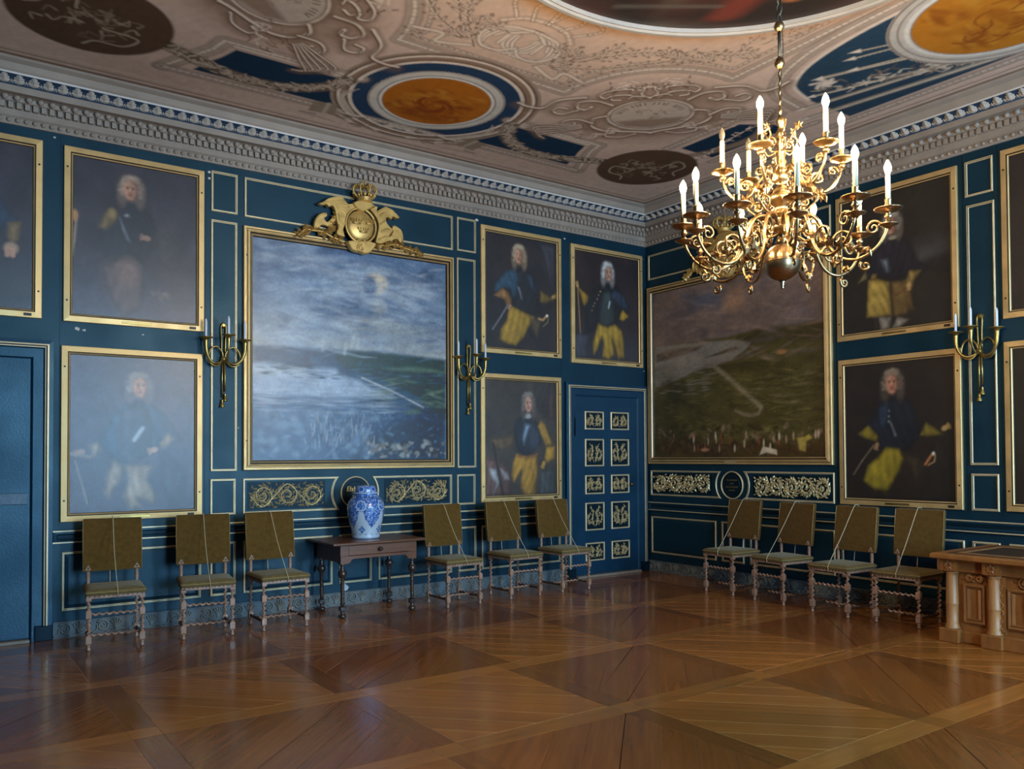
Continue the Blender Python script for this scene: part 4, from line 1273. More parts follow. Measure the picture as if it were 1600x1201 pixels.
folds(p, [(-6.915, 3.408), (-6.629, 3.037)], 14, (74, 58, 58), .5)
p.cloth([(-6.484, 3.718), (-6.334, 3.725), (-6.242, 3.641), (-6.272, 3.459), (-6.363, 3.384), (-6.483, 3.496)], (62, 58, 62), .7, .05)
p.spots(-6.52, -6.36, 3.12, 3.2, 16, .02, .012, [(112, 106, 106), (90, 84, 86)], .4, .6, 1)
p.line([(-7.17, 3.813), (-7.189, 3.583), (-7.208, 3.445)], .02, (150, 138, 120), .9)
p.ell(-7.184, 3.811, 0.025, 0.051, (190, 140, 92), 1, .3)
hand(p, -6.573, 3.689, .035, 3.0, (158, 120, 104))
head(p, -6.71, 4.123, .075, .095, (170, 146, 128), (104, 86, 78), -.3)
finish(p)
picture('portrait_picture', 'upper left portrait of a wigged man with mustard sleeve and long staff', LEFT, -7.275, -6.045, 2.838, 4.432, p, 'portraits on the blue walls')

# lower left portrait: blue coat, cuirass, arm akimbo, pale breeches
p = sheet(-7.22, -6.115, 1.09, 2.56, (56, 58, 76), (74, 66, 84))
p.cloth([(-6.854, 2.006), (-6.745, 2.113), (-6.648, 2.146), (-6.535, 2.12), (-6.391, 2.017), (-6.244, 1.772), (-6.332, 1.726), (-6.434, 1.756), (-6.505, 1.634), (-6.729, 1.545), (-6.839, 1.576), (-6.933, 1.665), (-6.974, 1.753)], (44, 70, 94), 1, .025)
p.cloth([(-6.8, 2.022), (-6.676, 2.115), (-6.564, 2.089), (-6.506, 1.877), (-6.533, 1.634), (-6.701, 1.545), (-6.812, 1.605), (-6.826, 1.813)], (56, 64, 80), .95, .02)
p.line([(-6.602, 1.883), (-6.647, 1.815), (-6.675, 1.77)], .03, (186, 196, 208), .9, soft=.012)
p.cloth([(-7.053, 1.723), (-6.974, 1.753), (-6.949, 1.665), (-7.026, 1.606)], (158, 140, 124), 1, .015)
p.cloth([(-6.448, 1.741), (-6.369, 1.848), (-6.31, 1.78), (-6.419, 1.679)], (172, 150, 128), 1, .012)
hand(p, -6.498, 1.679, .035, 3.5, (196, 152, 128))
hand(p, -7.125, 1.658, .035, 3.4, (170, 132, 118))
p.cloth([(-6.852, 1.591), (-6.77, 1.531), (-6.783, 1.397), (-6.837, 1.324), (-6.891, 1.222), (-6.931, 1.282), (-6.905, 1.444)], (160, 140, 122), 1, .02)
p.cloth([(-6.756, 1.53), (-6.618, 1.544), (-6.505, 1.528), (-6.561, 1.392), (-6.475, 1.254), (-6.503, 1.163), (-6.644, 1.229), (-6.602, 1.137), (-6.713, 1.124), (-6.762, 1.248), (-6.728, 1.396)], (168, 146, 124), 1, .02)
for q in range(6):
    z_ = 1.62 - q * .03
    p.line(curve([(-6.72, z_), (-6.62, z_ - .04), (-6.52, z_ + .0)], 5), .008, (96, 84, 80), .8)
p.cloth([(-6.433, 1.664), (-6.332, 1.603), (-6.198, 1.447), (-6.212, 1.199), (-6.359, 1.143), (-6.432, 1.359)], (50, 56, 72), .8, .05)
p.line([(-7.169, 1.578), (-7.116, 1.375), (-7.07, 1.185)], .012, (150, 140, 132), .8)
p.line([(-7.208, 1.643), (-7.052, 1.614)], .03, (140, 126, 116), .7)
head(p, -6.632, 2.268, .075, .098, (140, 124, 120), (98, 88, 92), .4, long=.8)
finish(p)
picture('portrait_picture', 'lower left portrait behind the chair backs, man in blue with arm akimbo, under window glare', LEFT, -7.288, -6.058, 1.03, 2.618, p, 'portraits on the blue walls')

# above the third pair of chairs, left of two: blue coat, mustard breeches, sword hilt
p = sheet(-2.72, -1.605, 2.925, 4.355, (34, 30, 34), (48, 40, 42))
p.cloth([(-1.873, 4.32), (-1.624, 4.322), (-1.629, 3.656), (-1.733, 3.81), (-1.793, 4.001), (-1.833, 4.194)], (66, 66, 76), .7, .04)
p.cloth([(-2.258, 3.934), (-2.119, 3.96), (-2.039, 3.921), (-1.939, 3.721), (-1.879, 3.564), (-1.839, 3.436), (-2.083, 3.381), (-2.3, 3.456), (-2.319, 3.614), (-2.278, 3.811)], (36, 36, 42), 1, .02)
p.cloth([(-2.568, 3.714), (-2.395, 3.909), (-2.258, 3.942), (-2.209, 3.836), (-2.24, 3.623), (-2.319, 3.55), (-2.338, 3.676), (-2.435, 3.689), (-2.54, 3.622), (-2.588, 3.633)], COAT, 1, .012)
p.cloth([(-2.089, 3.899), (-2.019, 3.891), (-1.919, 3.707), (-1.94, 3.655), (-2.04, 3.742)], (48, 66, 86), 1, .012)
folds(p, [(-2.548, 3.874), (-2.241, 3.559)], 8, (34, 52, 70), .6, .014)
p.cloth([(-2.598, 3.576), (-2.454, 3.687), (-2.377, 3.64), (-2.319, 3.55), (-2.33, 3.453), (-2.398, 3.462), (-2.436, 3.538), (-2.55, 3.566)], (158, 112, 64), 1, .01)
p.cloth([(-2.23, 3.721), (-2.2, 3.716), (-2.152, 3.568), (-2.177, 3.572)], SHINE, .75, .012)
p.cloth([(-2.32, 3.47), (-2.123, 3.409), (-1.962, 3.359), (-2.064, 3.22), (-2.145, 3.084), (-2.264, 2.979), (-2.401, 2.993), (-2.506, 3.041), (-2.486, 3.169), (-2.399, 3.287), (-2.369, 3.418)], YEL, 1, .014)
folds(p, [(-2.456, 3.346), (-2.086, 3.057)], 12, YLD, .6, .018)
p.cloth([(-2.043, 3.352), (-1.84, 3.338), (-1.882, 3.203), (-1.924, 3.069), (-2.024, 3.224)], (92, 78, 56), .8, .02)
p.cloth([(-1.868, 3.712), (-1.713, 3.647), (-1.629, 3.706), (-1.63, 3.622), (-1.797, 3.556), (-1.879, 3.564)], (120, 96, 48), 1, .012)
hand(p, -1.661, 3.652, .03, .4, (150, 124, 70))
hand(p, -2.349, 3.467, .028, 4.3, (170, 126, 96))
p.line([(-2.378, 3.48), (-2.495, 3.31), (-2.61, 3.158)], .02, (120, 118, 124), .85)
p.line([(-1.901, 3.349), (-1.83, 3.339), (-1.767, 3.402)], .025, (190, 142, 92), .95); p.ell(-1.767, 3.397, 0.02, 0.017, (230, 220, 200), 1, .3)
p.line([(-1.83, 3.257), (-1.758, 3.312), (-1.747, 3.363)], .012, (150, 128, 90), .8)
head(p, -2.201, 4.111, .072, .098, (188, 168, 140), (120, 100, 78), -.4)
finish(p)
picture('portrait_picture', 'upper portrait left of the corner pair: open blue coat, mustard breeches, sword hilt at hip', LEFT, -2.785, -1.54, 2.862, 4.422, p, 'portraits on the blue walls')

# over the carved door: dark coat with buttons, green cuirass, both arms out
p = sheet(-1.31, -.15, 2.885, 4.325, (38, 28, 30), (52, 36, 38))
p.wash(np.clip((3.35 - p.Y) / .3, 0, 1)[:, None] * np.ones((1, len(p.X))), (44, 48, 56), .6)
p.cloth([(-1.307, 3.213), (-1.064, 3.217), (-1.087, 2.895), (-1.31, 2.888)], (66, 66, 76), .9, .015)
p.cloth([(-1.241, 3.825), (-1.059, 3.736), (-0.913, 3.878), (-0.829, 3.919), (-0.594, 3.947), (-0.422, 3.804), (-0.314, 3.652), (-0.337, 3.569), (-0.469, 3.572), (-0.514, 3.439), (-0.644, 3.363), (-0.835, 3.347), (-0.897, 3.405), (-0.981, 3.271), (-1.125, 3.228), (-1.142, 3.57)], (26, 28, 34), 1, .025)
p.cloth([(-0.809, 3.81), (-0.681, 3.84), (-0.619, 3.687), (-0.6, 3.431), (-0.729, 3.348), (-0.876, 3.375), (-0.853, 3.599)], (56, 66, 66), 1, .02)
p.cloth([(-0.682, 3.776), (-0.595, 3.866), (-0.422, 3.804), (-0.314, 3.62), (-0.468, 3.605), (-0.576, 3.691)], (46, 56, 74), 1, .02)
p.line([(-0.687, 3.688), (-0.709, 3.605)], .02, (196, 206, 206), .9, soft=.01)
for q in range(6): p.ell(-0.855, 3.813, 0.013, 0.01, (150, 126, 80), .9, .4)
for x_, z_ in [(-0.859, 3.813), (-0.885, 3.762), (-0.91, 3.704), (-0.957, 3.644), (-0.982, 3.602), (-1.007, 3.544)]: p.ell(x_, z_, .009, .009, (170, 142, 88), 1, .4)
p.cloth([(-1.241, 3.825), (-1.059, 3.728), (-1.09, 3.638), (-1.142, 3.586), (-1.182, 3.66)], YEL, 1, .012)
p.cloth([(-0.447, 3.599), (-0.338, 3.52), (-0.448, 3.445), (-0.509, 3.472), (-0.491, 3.538)], (196, 150, 52), 1, .012)
hand(p, -1.256, 3.851, .032, 1.9, (186, 148, 92))
p.line([(-1.251, 3.824), (-1.233, 3.561), (-1.21, 3.229)], .016, (150, 112, 80), .95)
p.cloth([(-0.897, 3.373), (-0.729, 3.34), (-0.601, 3.391), (-0.472, 3.313), (-0.43, 3.155), (-0.432, 2.944), (-0.541, 2.921), (-0.604, 3.078), (-0.646, 3.171), (-0.605, 2.981), (-0.713, 2.902), (-0.828, 2.935), (-0.805, 3.127), (-0.836, 3.204), (-0.921, 3.023), (-0.984, 2.94), (-0.993, 3.113)], YEL, 1, .016)
folds(p, [(-0.96, 3.304), (-0.432, 2.961)], 18, YLD, .65, .018)
head(p, -0.721, 4.076, .075, .105, (206, 204, 200), (124, 118, 114), .8)
finish(p)
picture('portrait_picture', 'portrait over the carved door, white-wigged man in buttoned dark coat and yellow breeches', LEFT, -1.375, -.085, 2.82, 4.392, p, 'portraits on the blue walls')

# beside the carved door: steel cuirass, yellow sleeves, still life
p = sheet(-2.735, -1.615, 1.11, 2.55, (58, 50, 44), (74, 62, 54))
p.cloth([(-1.989, 2.55), (-1.643, 2.551), (-1.647, 2.107), (-1.777, 2.073), (-1.894, 2.164), (-1.971, 2.349)], (50, 44, 48), .8, .05)
p.cloth([(-1.775, 2.356), (-1.644, 2.488), (-1.648, 2.044), (-1.757, 2.073)], (84, 62, 58), .8, .03)
p.cloth([(-2.729, 1.576), (-2.54, 1.56), (-2.357, 1.422), (-2.341, 1.118), (-2.732, 1.116)], (112, 78, 70), .9, .03)
p.cloth([(-2.676, 1.457), (-2.559, 1.44), (-2.515, 1.274), (-2.615, 1.12), (-2.578, 1.261), (-2.65, 1.367)], (176, 176, 176), 1, .012)
p.cloth([(-2.514, 1.455), (-2.395, 1.393), (-2.358, 1.301), (-2.45, 1.303)], (190, 176, 176), .9, .012)
p.cloth([(-2.297, 2.001), (-2.241, 2.063), (-2.127, 2.112), (-2.012, 2.099), (-1.896, 1.977), (-1.868, 1.758), (-1.976, 1.665), (-2.111, 1.596), (-2.243, 1.665), (-2.289, 1.818)], STEEL, 1, .015)
p.cloth([(-2.127, 2.004), (-2.032, 1.99), (-2.09, 1.881), (-2.148, 1.742), (-2.163, 1.819)], (150, 170, 196), .9, .02)
p.ell(-1.985, 1.82, 0.078, 0.14, (64, 70, 84), .7, .5)
p.cloth([(-1.925, 1.976), (-1.876, 2.047), (-1.807, 1.994), (-1.739, 1.853), (-1.68, 1.743), (-1.8, 1.72), (-1.858, 1.837), (-1.896, 1.914)], (184, 138, 56), 1, .014)
p.cloth([(-1.79, 1.72), (-1.65, 1.728), (-1.662, 1.57), (-1.782, 1.508), (-1.821, 1.571)], (190, 144, 52), 1, .012)
hand(p, -1.837, 1.501, .038, 4.3, (176, 136, 60))
p.cloth([(-2.647, 1.815), (-2.465, 1.831), (-2.298, 1.879), (-2.29, 1.757), (-2.43, 1.665), (-2.558, 1.68), (-2.647, 1.755)], (112, 88, 58), .9, .025)
p.cloth([(-2.263, 1.627), (-2.111, 1.588), (-1.938, 1.618), (-1.93, 1.385), (-1.98, 1.107), (-2.134, 1.112), (-2.2, 1.206), (-2.189, 1.42), (-2.302, 1.269), (-2.339, 1.361), (-2.319, 1.513)], (182, 134, 52), 1, .016)
folds(p, [(-2.282, 1.574), (-1.961, 1.138)], 14, (112, 78, 34), .6, .02)
p.line([(-2.253, 1.589), (-2.035, 1.595), (-1.938, 1.626)], .018, (150, 92, 50), .9)
p.cloth([(-1.9, 1.416), (-1.653, 1.428), (-1.655, 1.105), (-1.922, 1.105)], (72, 76, 76), .9, .02)
p.line([(-2.611, 1.755), (-2.541, 1.44), (-2.47, 1.13)], .035, (44, 30, 26), .95)
p.ell(-2.088, 2.105, 0.065, 0.034, (170, 168, 168), .9, .3)
head(p, -2.074, 2.255, .07, .105, (132, 124, 118), (78, 70, 66), .3, (206, 156, 132), 1.15)
finish(p)
picture('portrait_picture', 'portrait beside the carved door, man in steel breastplate with yellow sleeves and glove', LEFT, -2.797, -1.553, 1.043, 2.612, p, 'portraits on the blue walls')

# right wall, upper: dark coat, cuirass, yellow skirted coat, stockings
p = sheet(3.08, 4.27, 2.905, 4.365, (34, 28, 22), (44, 36, 30))
p.ell(4.082, 3.654, 0.23, 0.109, (78, 76, 76), .5, .9); p.ell(4.002, 3.607, 0.126, 0.063, (92, 90, 88), .4, .9)
p.cloth([(4.002, 3.576), (4.251, 3.604), (4.278, 3.399), (4.094, 3.433)], (30, 26, 22), .9, .04)
p.cloth([(3.358, 3.57), (3.414, 3.726), (3.575, 3.874), (3.778, 3.862), (3.875, 3.729), (3.938, 3.589), (4.064, 3.501), (4, 3.45), (3.871, 3.458), (3.737, 3.402), (3.481, 3.481), (3.283, 3.449)], (36, 32, 42), 1, .025)
p.cloth([(3.536, 3.652), (3.606, 3.654), (3.629, 3.519), (3.586, 3.519)], (140, 148, 158), .9, .02)
p.cloth([(3.383, 3.465), (3.481, 3.464), (3.619, 3.407), (3.647, 3.052), (3.474, 3.06), (3.359, 3.071)], (178, 148, 70), 1, .012)
p.cloth([(3.636, 3.404), (3.804, 3.407), (3.867, 3.252), (3.881, 3.091), (3.798, 3.039), (3.664, 3.045)], (112, 86, 46), 1, .015)
folds(p, [(3.392, 3.447), (3.847, 3.032)], 14, (104, 82, 40), .6, .02)
p.cloth([(3.838, 3.488), (3.968, 3.472), (3.886, 3.376), (3.868, 3.3), (3.794, 3.328), (3.813, 3.421)], (150, 122, 66), 1, .012)
p.cloth([(3.265, 3.452), (3.358, 3.578), (3.374, 3.483)], (150, 132, 86), 1, .01)
p.cloth([(3.429, 3.523), (3.482, 3.522), (3.481, 3.464), (3.41, 3.468)], (170, 138, 66), .9, .01)
hand(p, 3.833, 3.337, .03, 4.5, (176, 138, 90))
p.cloth([(3.5, 3.057), (3.638, 3.037), (3.619, 2.918), (3.524, 2.914)], (150, 140, 128), 1, .012)
p.cloth([(3.706, 3.028), (3.83, 2.986), (3.729, 2.92), (3.645, 2.914)], (150, 140, 128), 1, .012)
p.line([(3.667, 3.252), (3.802, 3.303)], .03, (96, 66, 34), .9)
p.ell(3.669, 3.87, 0.051, 0.022, (170, 156, 130), .9, .3)
head(p, 3.654, 4.004, .075, .095, (170, 160, 146), (104, 92, 80), -.5)
finish(p)
picture('portrait_picture', 'upper portrait behind the chandelier, standing man in yellow skirted coat and stockings', RIGHT, 3.014, 4.34, 2.842, 4.432, p, 'portraits on the blue walls')

# right wall, lower: seated man, yellow cuffs and breeches, sword
p = sheet(3.09, 4.285, 1.115, 2.575, (34, 24, 18), (42, 30, 22))
p.cloth([(4.082, 1.812), (4.262, 1.843), (4.259, 1.13), (3.922, 1.116)], (36, 30, 24), .9, .05)
p.cloth([(3.229, 1.795), (3.423, 2.023), (3.507, 2.154), (3.669, 2.183), (3.825, 2.155), (3.935, 1.927), (3.952, 1.779), (3.778, 1.633), (3.499, 1.655), (3.461, 1.79)], (28, 32, 42), 1, .025)
p.cloth([(3.486, 2.097), (3.589, 2.149), (3.595, 1.939), (3.523, 1.865), (3.484, 1.943)], (46, 62, 84), .95, .015)
p.cloth([(3.595, 1.958), (3.625, 1.919), (3.682, 1.785), (3.653, 1.786)], (160, 170, 180), .9, .008)
p.cloth([(3.24, 1.819), (3.359, 1.909), (3.471, 1.79), (3.455, 1.732), (3.314, 1.774)], (150, 128, 40), 1, .012)
p.cloth([(3.924, 1.789), (3.991, 1.915), (4.119, 1.829), (4.172, 1.792), (4.008, 1.778)], (138, 118, 44), 1, .012)
hand(p, 4.177, 1.855, .034, .5, (176, 142, 84))
hand(p, 3.455, 1.694, .03, 4.4, (150, 116, 80))
p.cloth([(3.561, 1.673), (3.7, 1.653), (3.747, 1.558), (3.696, 1.427), (3.573, 1.216), (3.41, 1.23), (3.296, 1.315), (3.352, 1.481), (3.478, 1.578)], (160, 138, 36), 1, .016)
folds(p, [(3.353, 1.598), (3.713, 1.258)], 12, (96, 80, 26), .6, .02)
p.cloth([(3.758, 1.596), (3.929, 1.577), (4.003, 1.485), (3.887, 1.299), (3.812, 1.409)], (60, 48, 30), .8, .03)
p.line([(3.418, 1.694), (3.289, 1.539), (3.18, 1.381)], .016, (120, 104, 84), .8)
p.line([(3.975, 1.494), (4.051, 1.603)], .02, (190, 120, 70), .95); p.ell(4.06, 1.603, 0.015, 0.017, (230, 220, 200), 1, .3); p.line([(4.003, 1.485), (4.068, 1.522), (4.078, 1.585)], .01, (190, 150, 100), .9)
for q in [(3.597, 2.054), (3.594, 1.996), (3.589, 1.939)]: p.ell(q[0], q[1], .008, .008, (150, 140, 120), .9, .4)
head(p, 3.636, 2.337, .08, .105, (140, 124, 106), (72, 60, 50), -.2, (186, 130, 104))
finish(p)
picture('portrait_picture', 'lower portrait behind the two right chairs, seated man with yellow cuffs and sword', RIGHT, 3.02, 4.35, 1.052, 2.635, p, 'portraits on the blue walls')

# far right pair, cut by the picture's edge
for z0, z1, lab, sd in ((2.86, 4.45, 'upper portrait cut by the right edge, dark canvas in gilt frame', 0), (1.058, 2.643, 'lower portrait cut by the right edge above the carved desk, dark canvas', 1)):
    p = sheet(4.81, 6.0, z0 + .06, z1 - .06, (28, 20, 18), (40, 28, 26) if not sd else (30, 34, 24))
    p.cloth([(5.2, z0 + .95), (5.35, z0 + 1.1), (5.55, z0 + 1.1), (5.7, z0 + .9), (5.68, z0 + .5), (5.2, z0 + .5)], (34, 40, 52), 1, .03)
    p.cloth([(5.2, z0 + .52), (5.68, z0 + .52), (5.75, z0 + .1), (5.15, z0 + .1)], YLD, .9, .03)
    head(p, 5.45, z0 + 1.25, .078, .1)
    finish(p)
    picture('portrait_picture', lab, RIGHT, 4.748, 6.07, z0, z1, p, 'portraits on the blue walls')

# great battle piece on the left wall: wide sky, sea inlet, ranks of troops
p = Paint(-5.565, -3.27, 1.56, 3.862, 220, 222, (110, 128, 148))
sky = np.clip((p.Y - 2.62) / 1.2, 0, 1)[:, None] * np.ones((1, len(p.X)))
p.wash(sky, (98, 116, 142), .9)
p.wash(np.clip(1 - np.abs(p.Y - 2.78) / .42, 0, 1)[:, None] * np.ones((1, len(p.X))), (160, 160, 156), .8)
p.wash((p.noise(3, 5, 4) - .48) * 4, (160, 170, 182), .6)
p.wash((p.noise(3, 7, 4) - .52) * 4, (80, 92, 116), .6)
n_ = p.noise(5, 9, 3)
p.wash((n_ - .5) * 5 * sky, (74, 84, 106), .5)
p.poly([(-5.558, 3.657), (-5.235, 3.7), (-5.483, 3.442), (-5.557, 3.173)], (66, 72, 92), .7, .16)
p.ell(-4.175, 3.538, 0.139, 0.126, (176, 166, 150), 1, .2); p.ell(-4.252, 3.499, 0.079, 0.111, (102, 116, 140), 1, .35); p.ell(-4.351, 3.518, 0.088, 0.04, (150, 160, 172), .7, .6)
p.ell(-4.142, 3.277, 0.081, 0.082, (168, 164, 154), .8, .5); p.ell(-4.064, 3.08, 0.464, 0.074, (170, 168, 160), .7, .6)
p.spots(-5.4, -3.4, 3.0, 3.75, 26, .17, .05, [(182, 188, 192), (168, 176, 186)], .5, .8, .4)
p.ell(-4.175, 3.538, 0.13, 0.118, (196, 182, 160), 1, .18); p.ell(-4.252, 3.499, 0.084, 0.113, (96, 110, 134), 1, .3)
p.line([(-4.565, 3.612), (-4.544, 3.515), (-4.459, 3.465), (-4.351, 3.518)], .05, (164, 172, 182), .7, soft=.03)
p.spots(-5.5, -3.3, 2.75, 3.7, 90, .16, .025, [(150, 160, 174), (92, 106, 130), (132, 148, 166)], .45, .7, .25)
land = [(-5.565, 2.746), (-5.349, 2.758), (-5.117, 2.76), (-4.713, 2.759), (-4.199, 2.765), (-3.767, 2.752), (-3.286, 2.73), (-3.291, 1.557), (-5.564, 1.574)]
p.poly(land, (70, 86, 104), 1, .02)
p.poly([(-4.671, 2.752), (-4.199, 2.765), (-3.767, 2.752), (-3.286, 2.73), (-3.289, 2.036), (-3.651, 2.279), (-3.93, 2.392), (-4.331, 2.515), (-4.63, 2.598)], (62, 76, 72), 1, .03)
p.poly([(-5.565, 2.57), (-5.349, 2.574), (-5.097, 2.541), (-4.672, 2.556), (-4.588, 2.482), (-4.374, 2.433), (-4.2, 2.34), (-3.975, 2.308), (-4.331, 2.234), (-4.755, 2.239), (-5.565, 2.228)], (146, 156, 172), 1, .03)
p.poly([(-5.565, 2.542), (-5.097, 2.541), (-4.918, 2.484), (-5.156, 2.433), (-5.565, 2.45)], (172, 178, 186), .8, .04)
p.poly([(-5.565, 2.228), (-4.755, 2.239), (-3.976, 2.226), (-3.412, 2.076), (-3.291, 1.557), (-5.564, 1.574)], (76, 88, 112), .95, .05)
p.poly([(-4.461, 1.714), (-3.885, 2.024), (-3.289, 2.121), (-3.291, 1.557), (-4.462, 1.566)], (58, 66, 70), .8, .08)
p.line([(-4.353, 2.474), (-4.155, 2.403), (-3.93, 2.32), (-3.58, 2.166)], .02, (176, 176, 176), .8)
p.poly([(-4.11, 2.588), (-3.65, 2.634), (-3.287, 2.602), (-3.287, 2.57), (-3.65, 2.572)], (98, 112, 98), .8, .02)
p.spots(-4.2, -3.3, 2.1, 2.5, 60, .1, .014, [(52, 66, 60), (96, 108, 92), (120, 128, 112)], .6, .5, .3)
p.spots(-5.5, -4.1, 1.6, 2.15, 110, .05, .03, [(108, 128, 150), (86, 104, 128), (134, 150, 166)], .5, .6, 1.2)
p.spots(-5.5, -3.3, 2.7, 3.82, 240, .10, .012, [(176, 182, 190), (84, 98, 124), (122, 138, 160), (150, 156, 164)], .4, .7, .35)
p.spots(-5.5, -3.3, 2.44, 2.58, 120, .06, .008, [(48, 60, 76), (90, 104, 118), (60, 74, 84)], .7, .5, .1)
p.spots(-5.5, -4.0, 2.08, 2.4, 120, .12, .008, [(178, 184, 192), (120, 132, 152), (150, 160, 174)], .5, .6, .08)
p.spots(-5.5, -3.3, 1.6, 2.1, 300, .03, .012, [(60, 70, 92), (118, 136, 156), (90, 104, 126), (50, 58, 74)], .5, .5, 1.2)
for k in range(90):      # pikes and flags of the far ranks
    x_, z_ = p.rng.uniform(-5.0, -4.2), p.rng.uniform(1.68, 1.98)
    p.line([(x_, z_), (x_ + p.rng.uniform(-.02, .03), z_ + p.rng.uniform(.05, .12))], .008, [(168, 176, 182), (60, 70, 88), (146, 130, 124)][k % 3], .6)
p.spots(-4.3, -3.32, 1.6, 1.78, 70, .03, .02, [(140, 136, 130), (60, 58, 60), (120, 108, 98), (166, 164, 158)], .8, .4, .8)
for k in range(40):
    x_ = p.rng.uniform(-5.3, -4.0); p.line([(x_, 2.60), (x_ + .004, 2.62 + p.rng.uniform(0, .05))], .008, (74, 86, 104), .7)
for x_, z_ in [(-4.46, 2.906), (-4.428, 2.929), (-4.395, 2.891), (-4.795, 2.841), (-4.545, 2.82)]: p.line([(x_, z_), (x_ - .01, z_ - .09)], .03, (186, 190, 190), .6, soft=.02)
finish(p, .16, 0)
p.im = np.clip((p.im - .06) * 1.3, 0, 1)
picture('battle_picture', 'great battle painting on the left wall, pale cloudy sky over a sea inlet', LEFT, -5.66, -3.178, 1.472, 3.955, p, 'battle paintings', 'battle')

# great battle piece on the right wall: dusk sky, winding water, dark hillside with troops
p = Paint(.14, 2.86, 1.56, 3.86, 226, 190, (96, 80, 74))
p.wash((p.noise(4, 4, 4) - .45) * 3, (124, 100, 88), .7)
p.wash((p.noise(4, 5, 3) - .55) * 4, (70, 66, 72), .6)
p.poly([(0.679, 3.754), (1.379, 3.684), (1.349, 3.514), (0.858, 3.521)], (66, 74, 88), .8, .06)
p.poly([(1.489, 3.709), (1.703, 3.715), (1.752, 3.474), (1.539, 3.399), (1.375, 3.445)], (136, 104, 82), .8, .06)
p.poly([(0.175, 3.075), (0.852, 3.092), (1.48, 3.095), (1.953, 3.131), (2.865, 3.119), (2.841, 1.556), (0.156, 1.558)], (70, 62, 34), 1, .02)
p.poly([(0.176, 3.099), (1, 3.075), (1.587, 3.039), (1.823, 2.98), (1.744, 2.904), (1.53, 2.799), (1.282, 2.758), (0.906, 2.703), (0.539, 2.596), (0.168, 2.529)], (112, 104, 94), 1, .015)
p.poly([(0.207, 3), (0.545, 3.035), (1.057, 3.024), (0.94, 2.969), (0.543, 2.919), (0.206, 2.882)], (72, 58, 48), .9, .02)
p.poly([(1.055, 2.857), (1.368, 2.924), (1.586, 2.954), (1.639, 2.916), (1.423, 2.885)], (66, 56, 44), 1, .012)
p.poly([(1.953, 3.127), (2.865, 3.118), (2.861, 2.879), (2.198, 2.957), (1.823, 2.98), (1.588, 3.05)], (54, 46, 28), .8, .04)
p.wash((p.noise(6, 8, 3) - .52) * 4 * (p.Y < 2.75)[:, None], (48, 42, 22), .7)
p.wash((p.noise(5, 10, 3) - .55) * 4 * (p.Y < 2.7)[:, None], (92, 82, 44), .6)
p.line(curve([(1.254, 2.727), (1.473, 2.567), (1.736, 2.357), (1.964, 2.176)], 6), .05, (124, 108, 88), .8, soft=.025)
p.line(curve([(1.964, 2.176), (1.912, 2.096), (1.732, 2.093), (1.575, 2.154)], 6), .035, (116, 100, 80), .8, soft=.02)
p.spots(.2, 2.8, 1.6, 2.0, 160, .035, .025, [(40, 30, 20), (104, 84, 62), (58, 44, 28), (128, 104, 82)], .7, .4, 1)
p.poly([(0.159, 1.819), (2.843, 1.728), (2.841, 1.556), (0.156, 1.558)], (62, 42, 24), .7, .06)
p.spots(.2, 2.85, 2.75, 3.8, 160, .14, .018, [(132, 106, 92), (84, 74, 76), (112, 92, 84)], .4, .7, .4)
p.spots(.2, 2.85, 1.75, 2.6, 320, .07, .009, [(50, 44, 22), (100, 88, 48), (76, 66, 36), (40, 34, 18)], .5, .5, .3)
p.spots(.2, 1.2, 2.4, 2.8, 80, .08, .007, [(130, 122, 112), (84, 74, 66), (104, 96, 88)], .5, .5, .15)
for k in range(40):
    q = p.rng.uniform(.8, 2.8); z_ = p.rng.uniform(1.68, 1.85)
    p.ell(q, z_, .014, .045, [(150, 124, 96), (44, 30, 22), (120, 60, 44), (176, 160, 136)][k % 4], .8, .4)
p.poly([(1.93, 1.598), (1.982, 1.701), (2.081, 1.679), (2.178, 1.658), (2.19, 1.597), (2.031, 1.628)], (180, 164, 140), .9, .008)
p.poly([(2.464, 1.794), (2.556, 1.802), (2.624, 1.829), (2.669, 1.789), (2.589, 1.752), (2.576, 1.634), (2.497, 1.655)], (150, 130, 62), .9, .01)
p.ell(1.068, 1.668, 0.063, 0.022, (170, 120, 90), .8, .4); p.ell(2.268, 2.817, 0.067, 0.028, (150, 104, 66), .7, .5)
p.spots(1.6, 2.8, 2.2, 2.6, 40, .1, .015, [(96, 86, 52), (50, 44, 26), (110, 96, 66)], .5, .6, .2)
finish(p, .16, 0)
p.im = np.clip((p.im - .012) * 1.75, 0, 1)
picture('battle_picture', 'great battle painting on the right wall, river and dark hillside at dusk', RIGHT, .057, 2.942, 1.482, 3.935, p, 'battle paintings', 'battle')

# ------------------------------------------------------------------ gilt crests over the battle paintings
def ccw(pts):
    a = sum(pts[i - 1][0] * pts[i][1] - pts[i][0] * pts[i - 1][1] for i in range(len(pts)))
    return pts if a > 0 else pts[::-1]

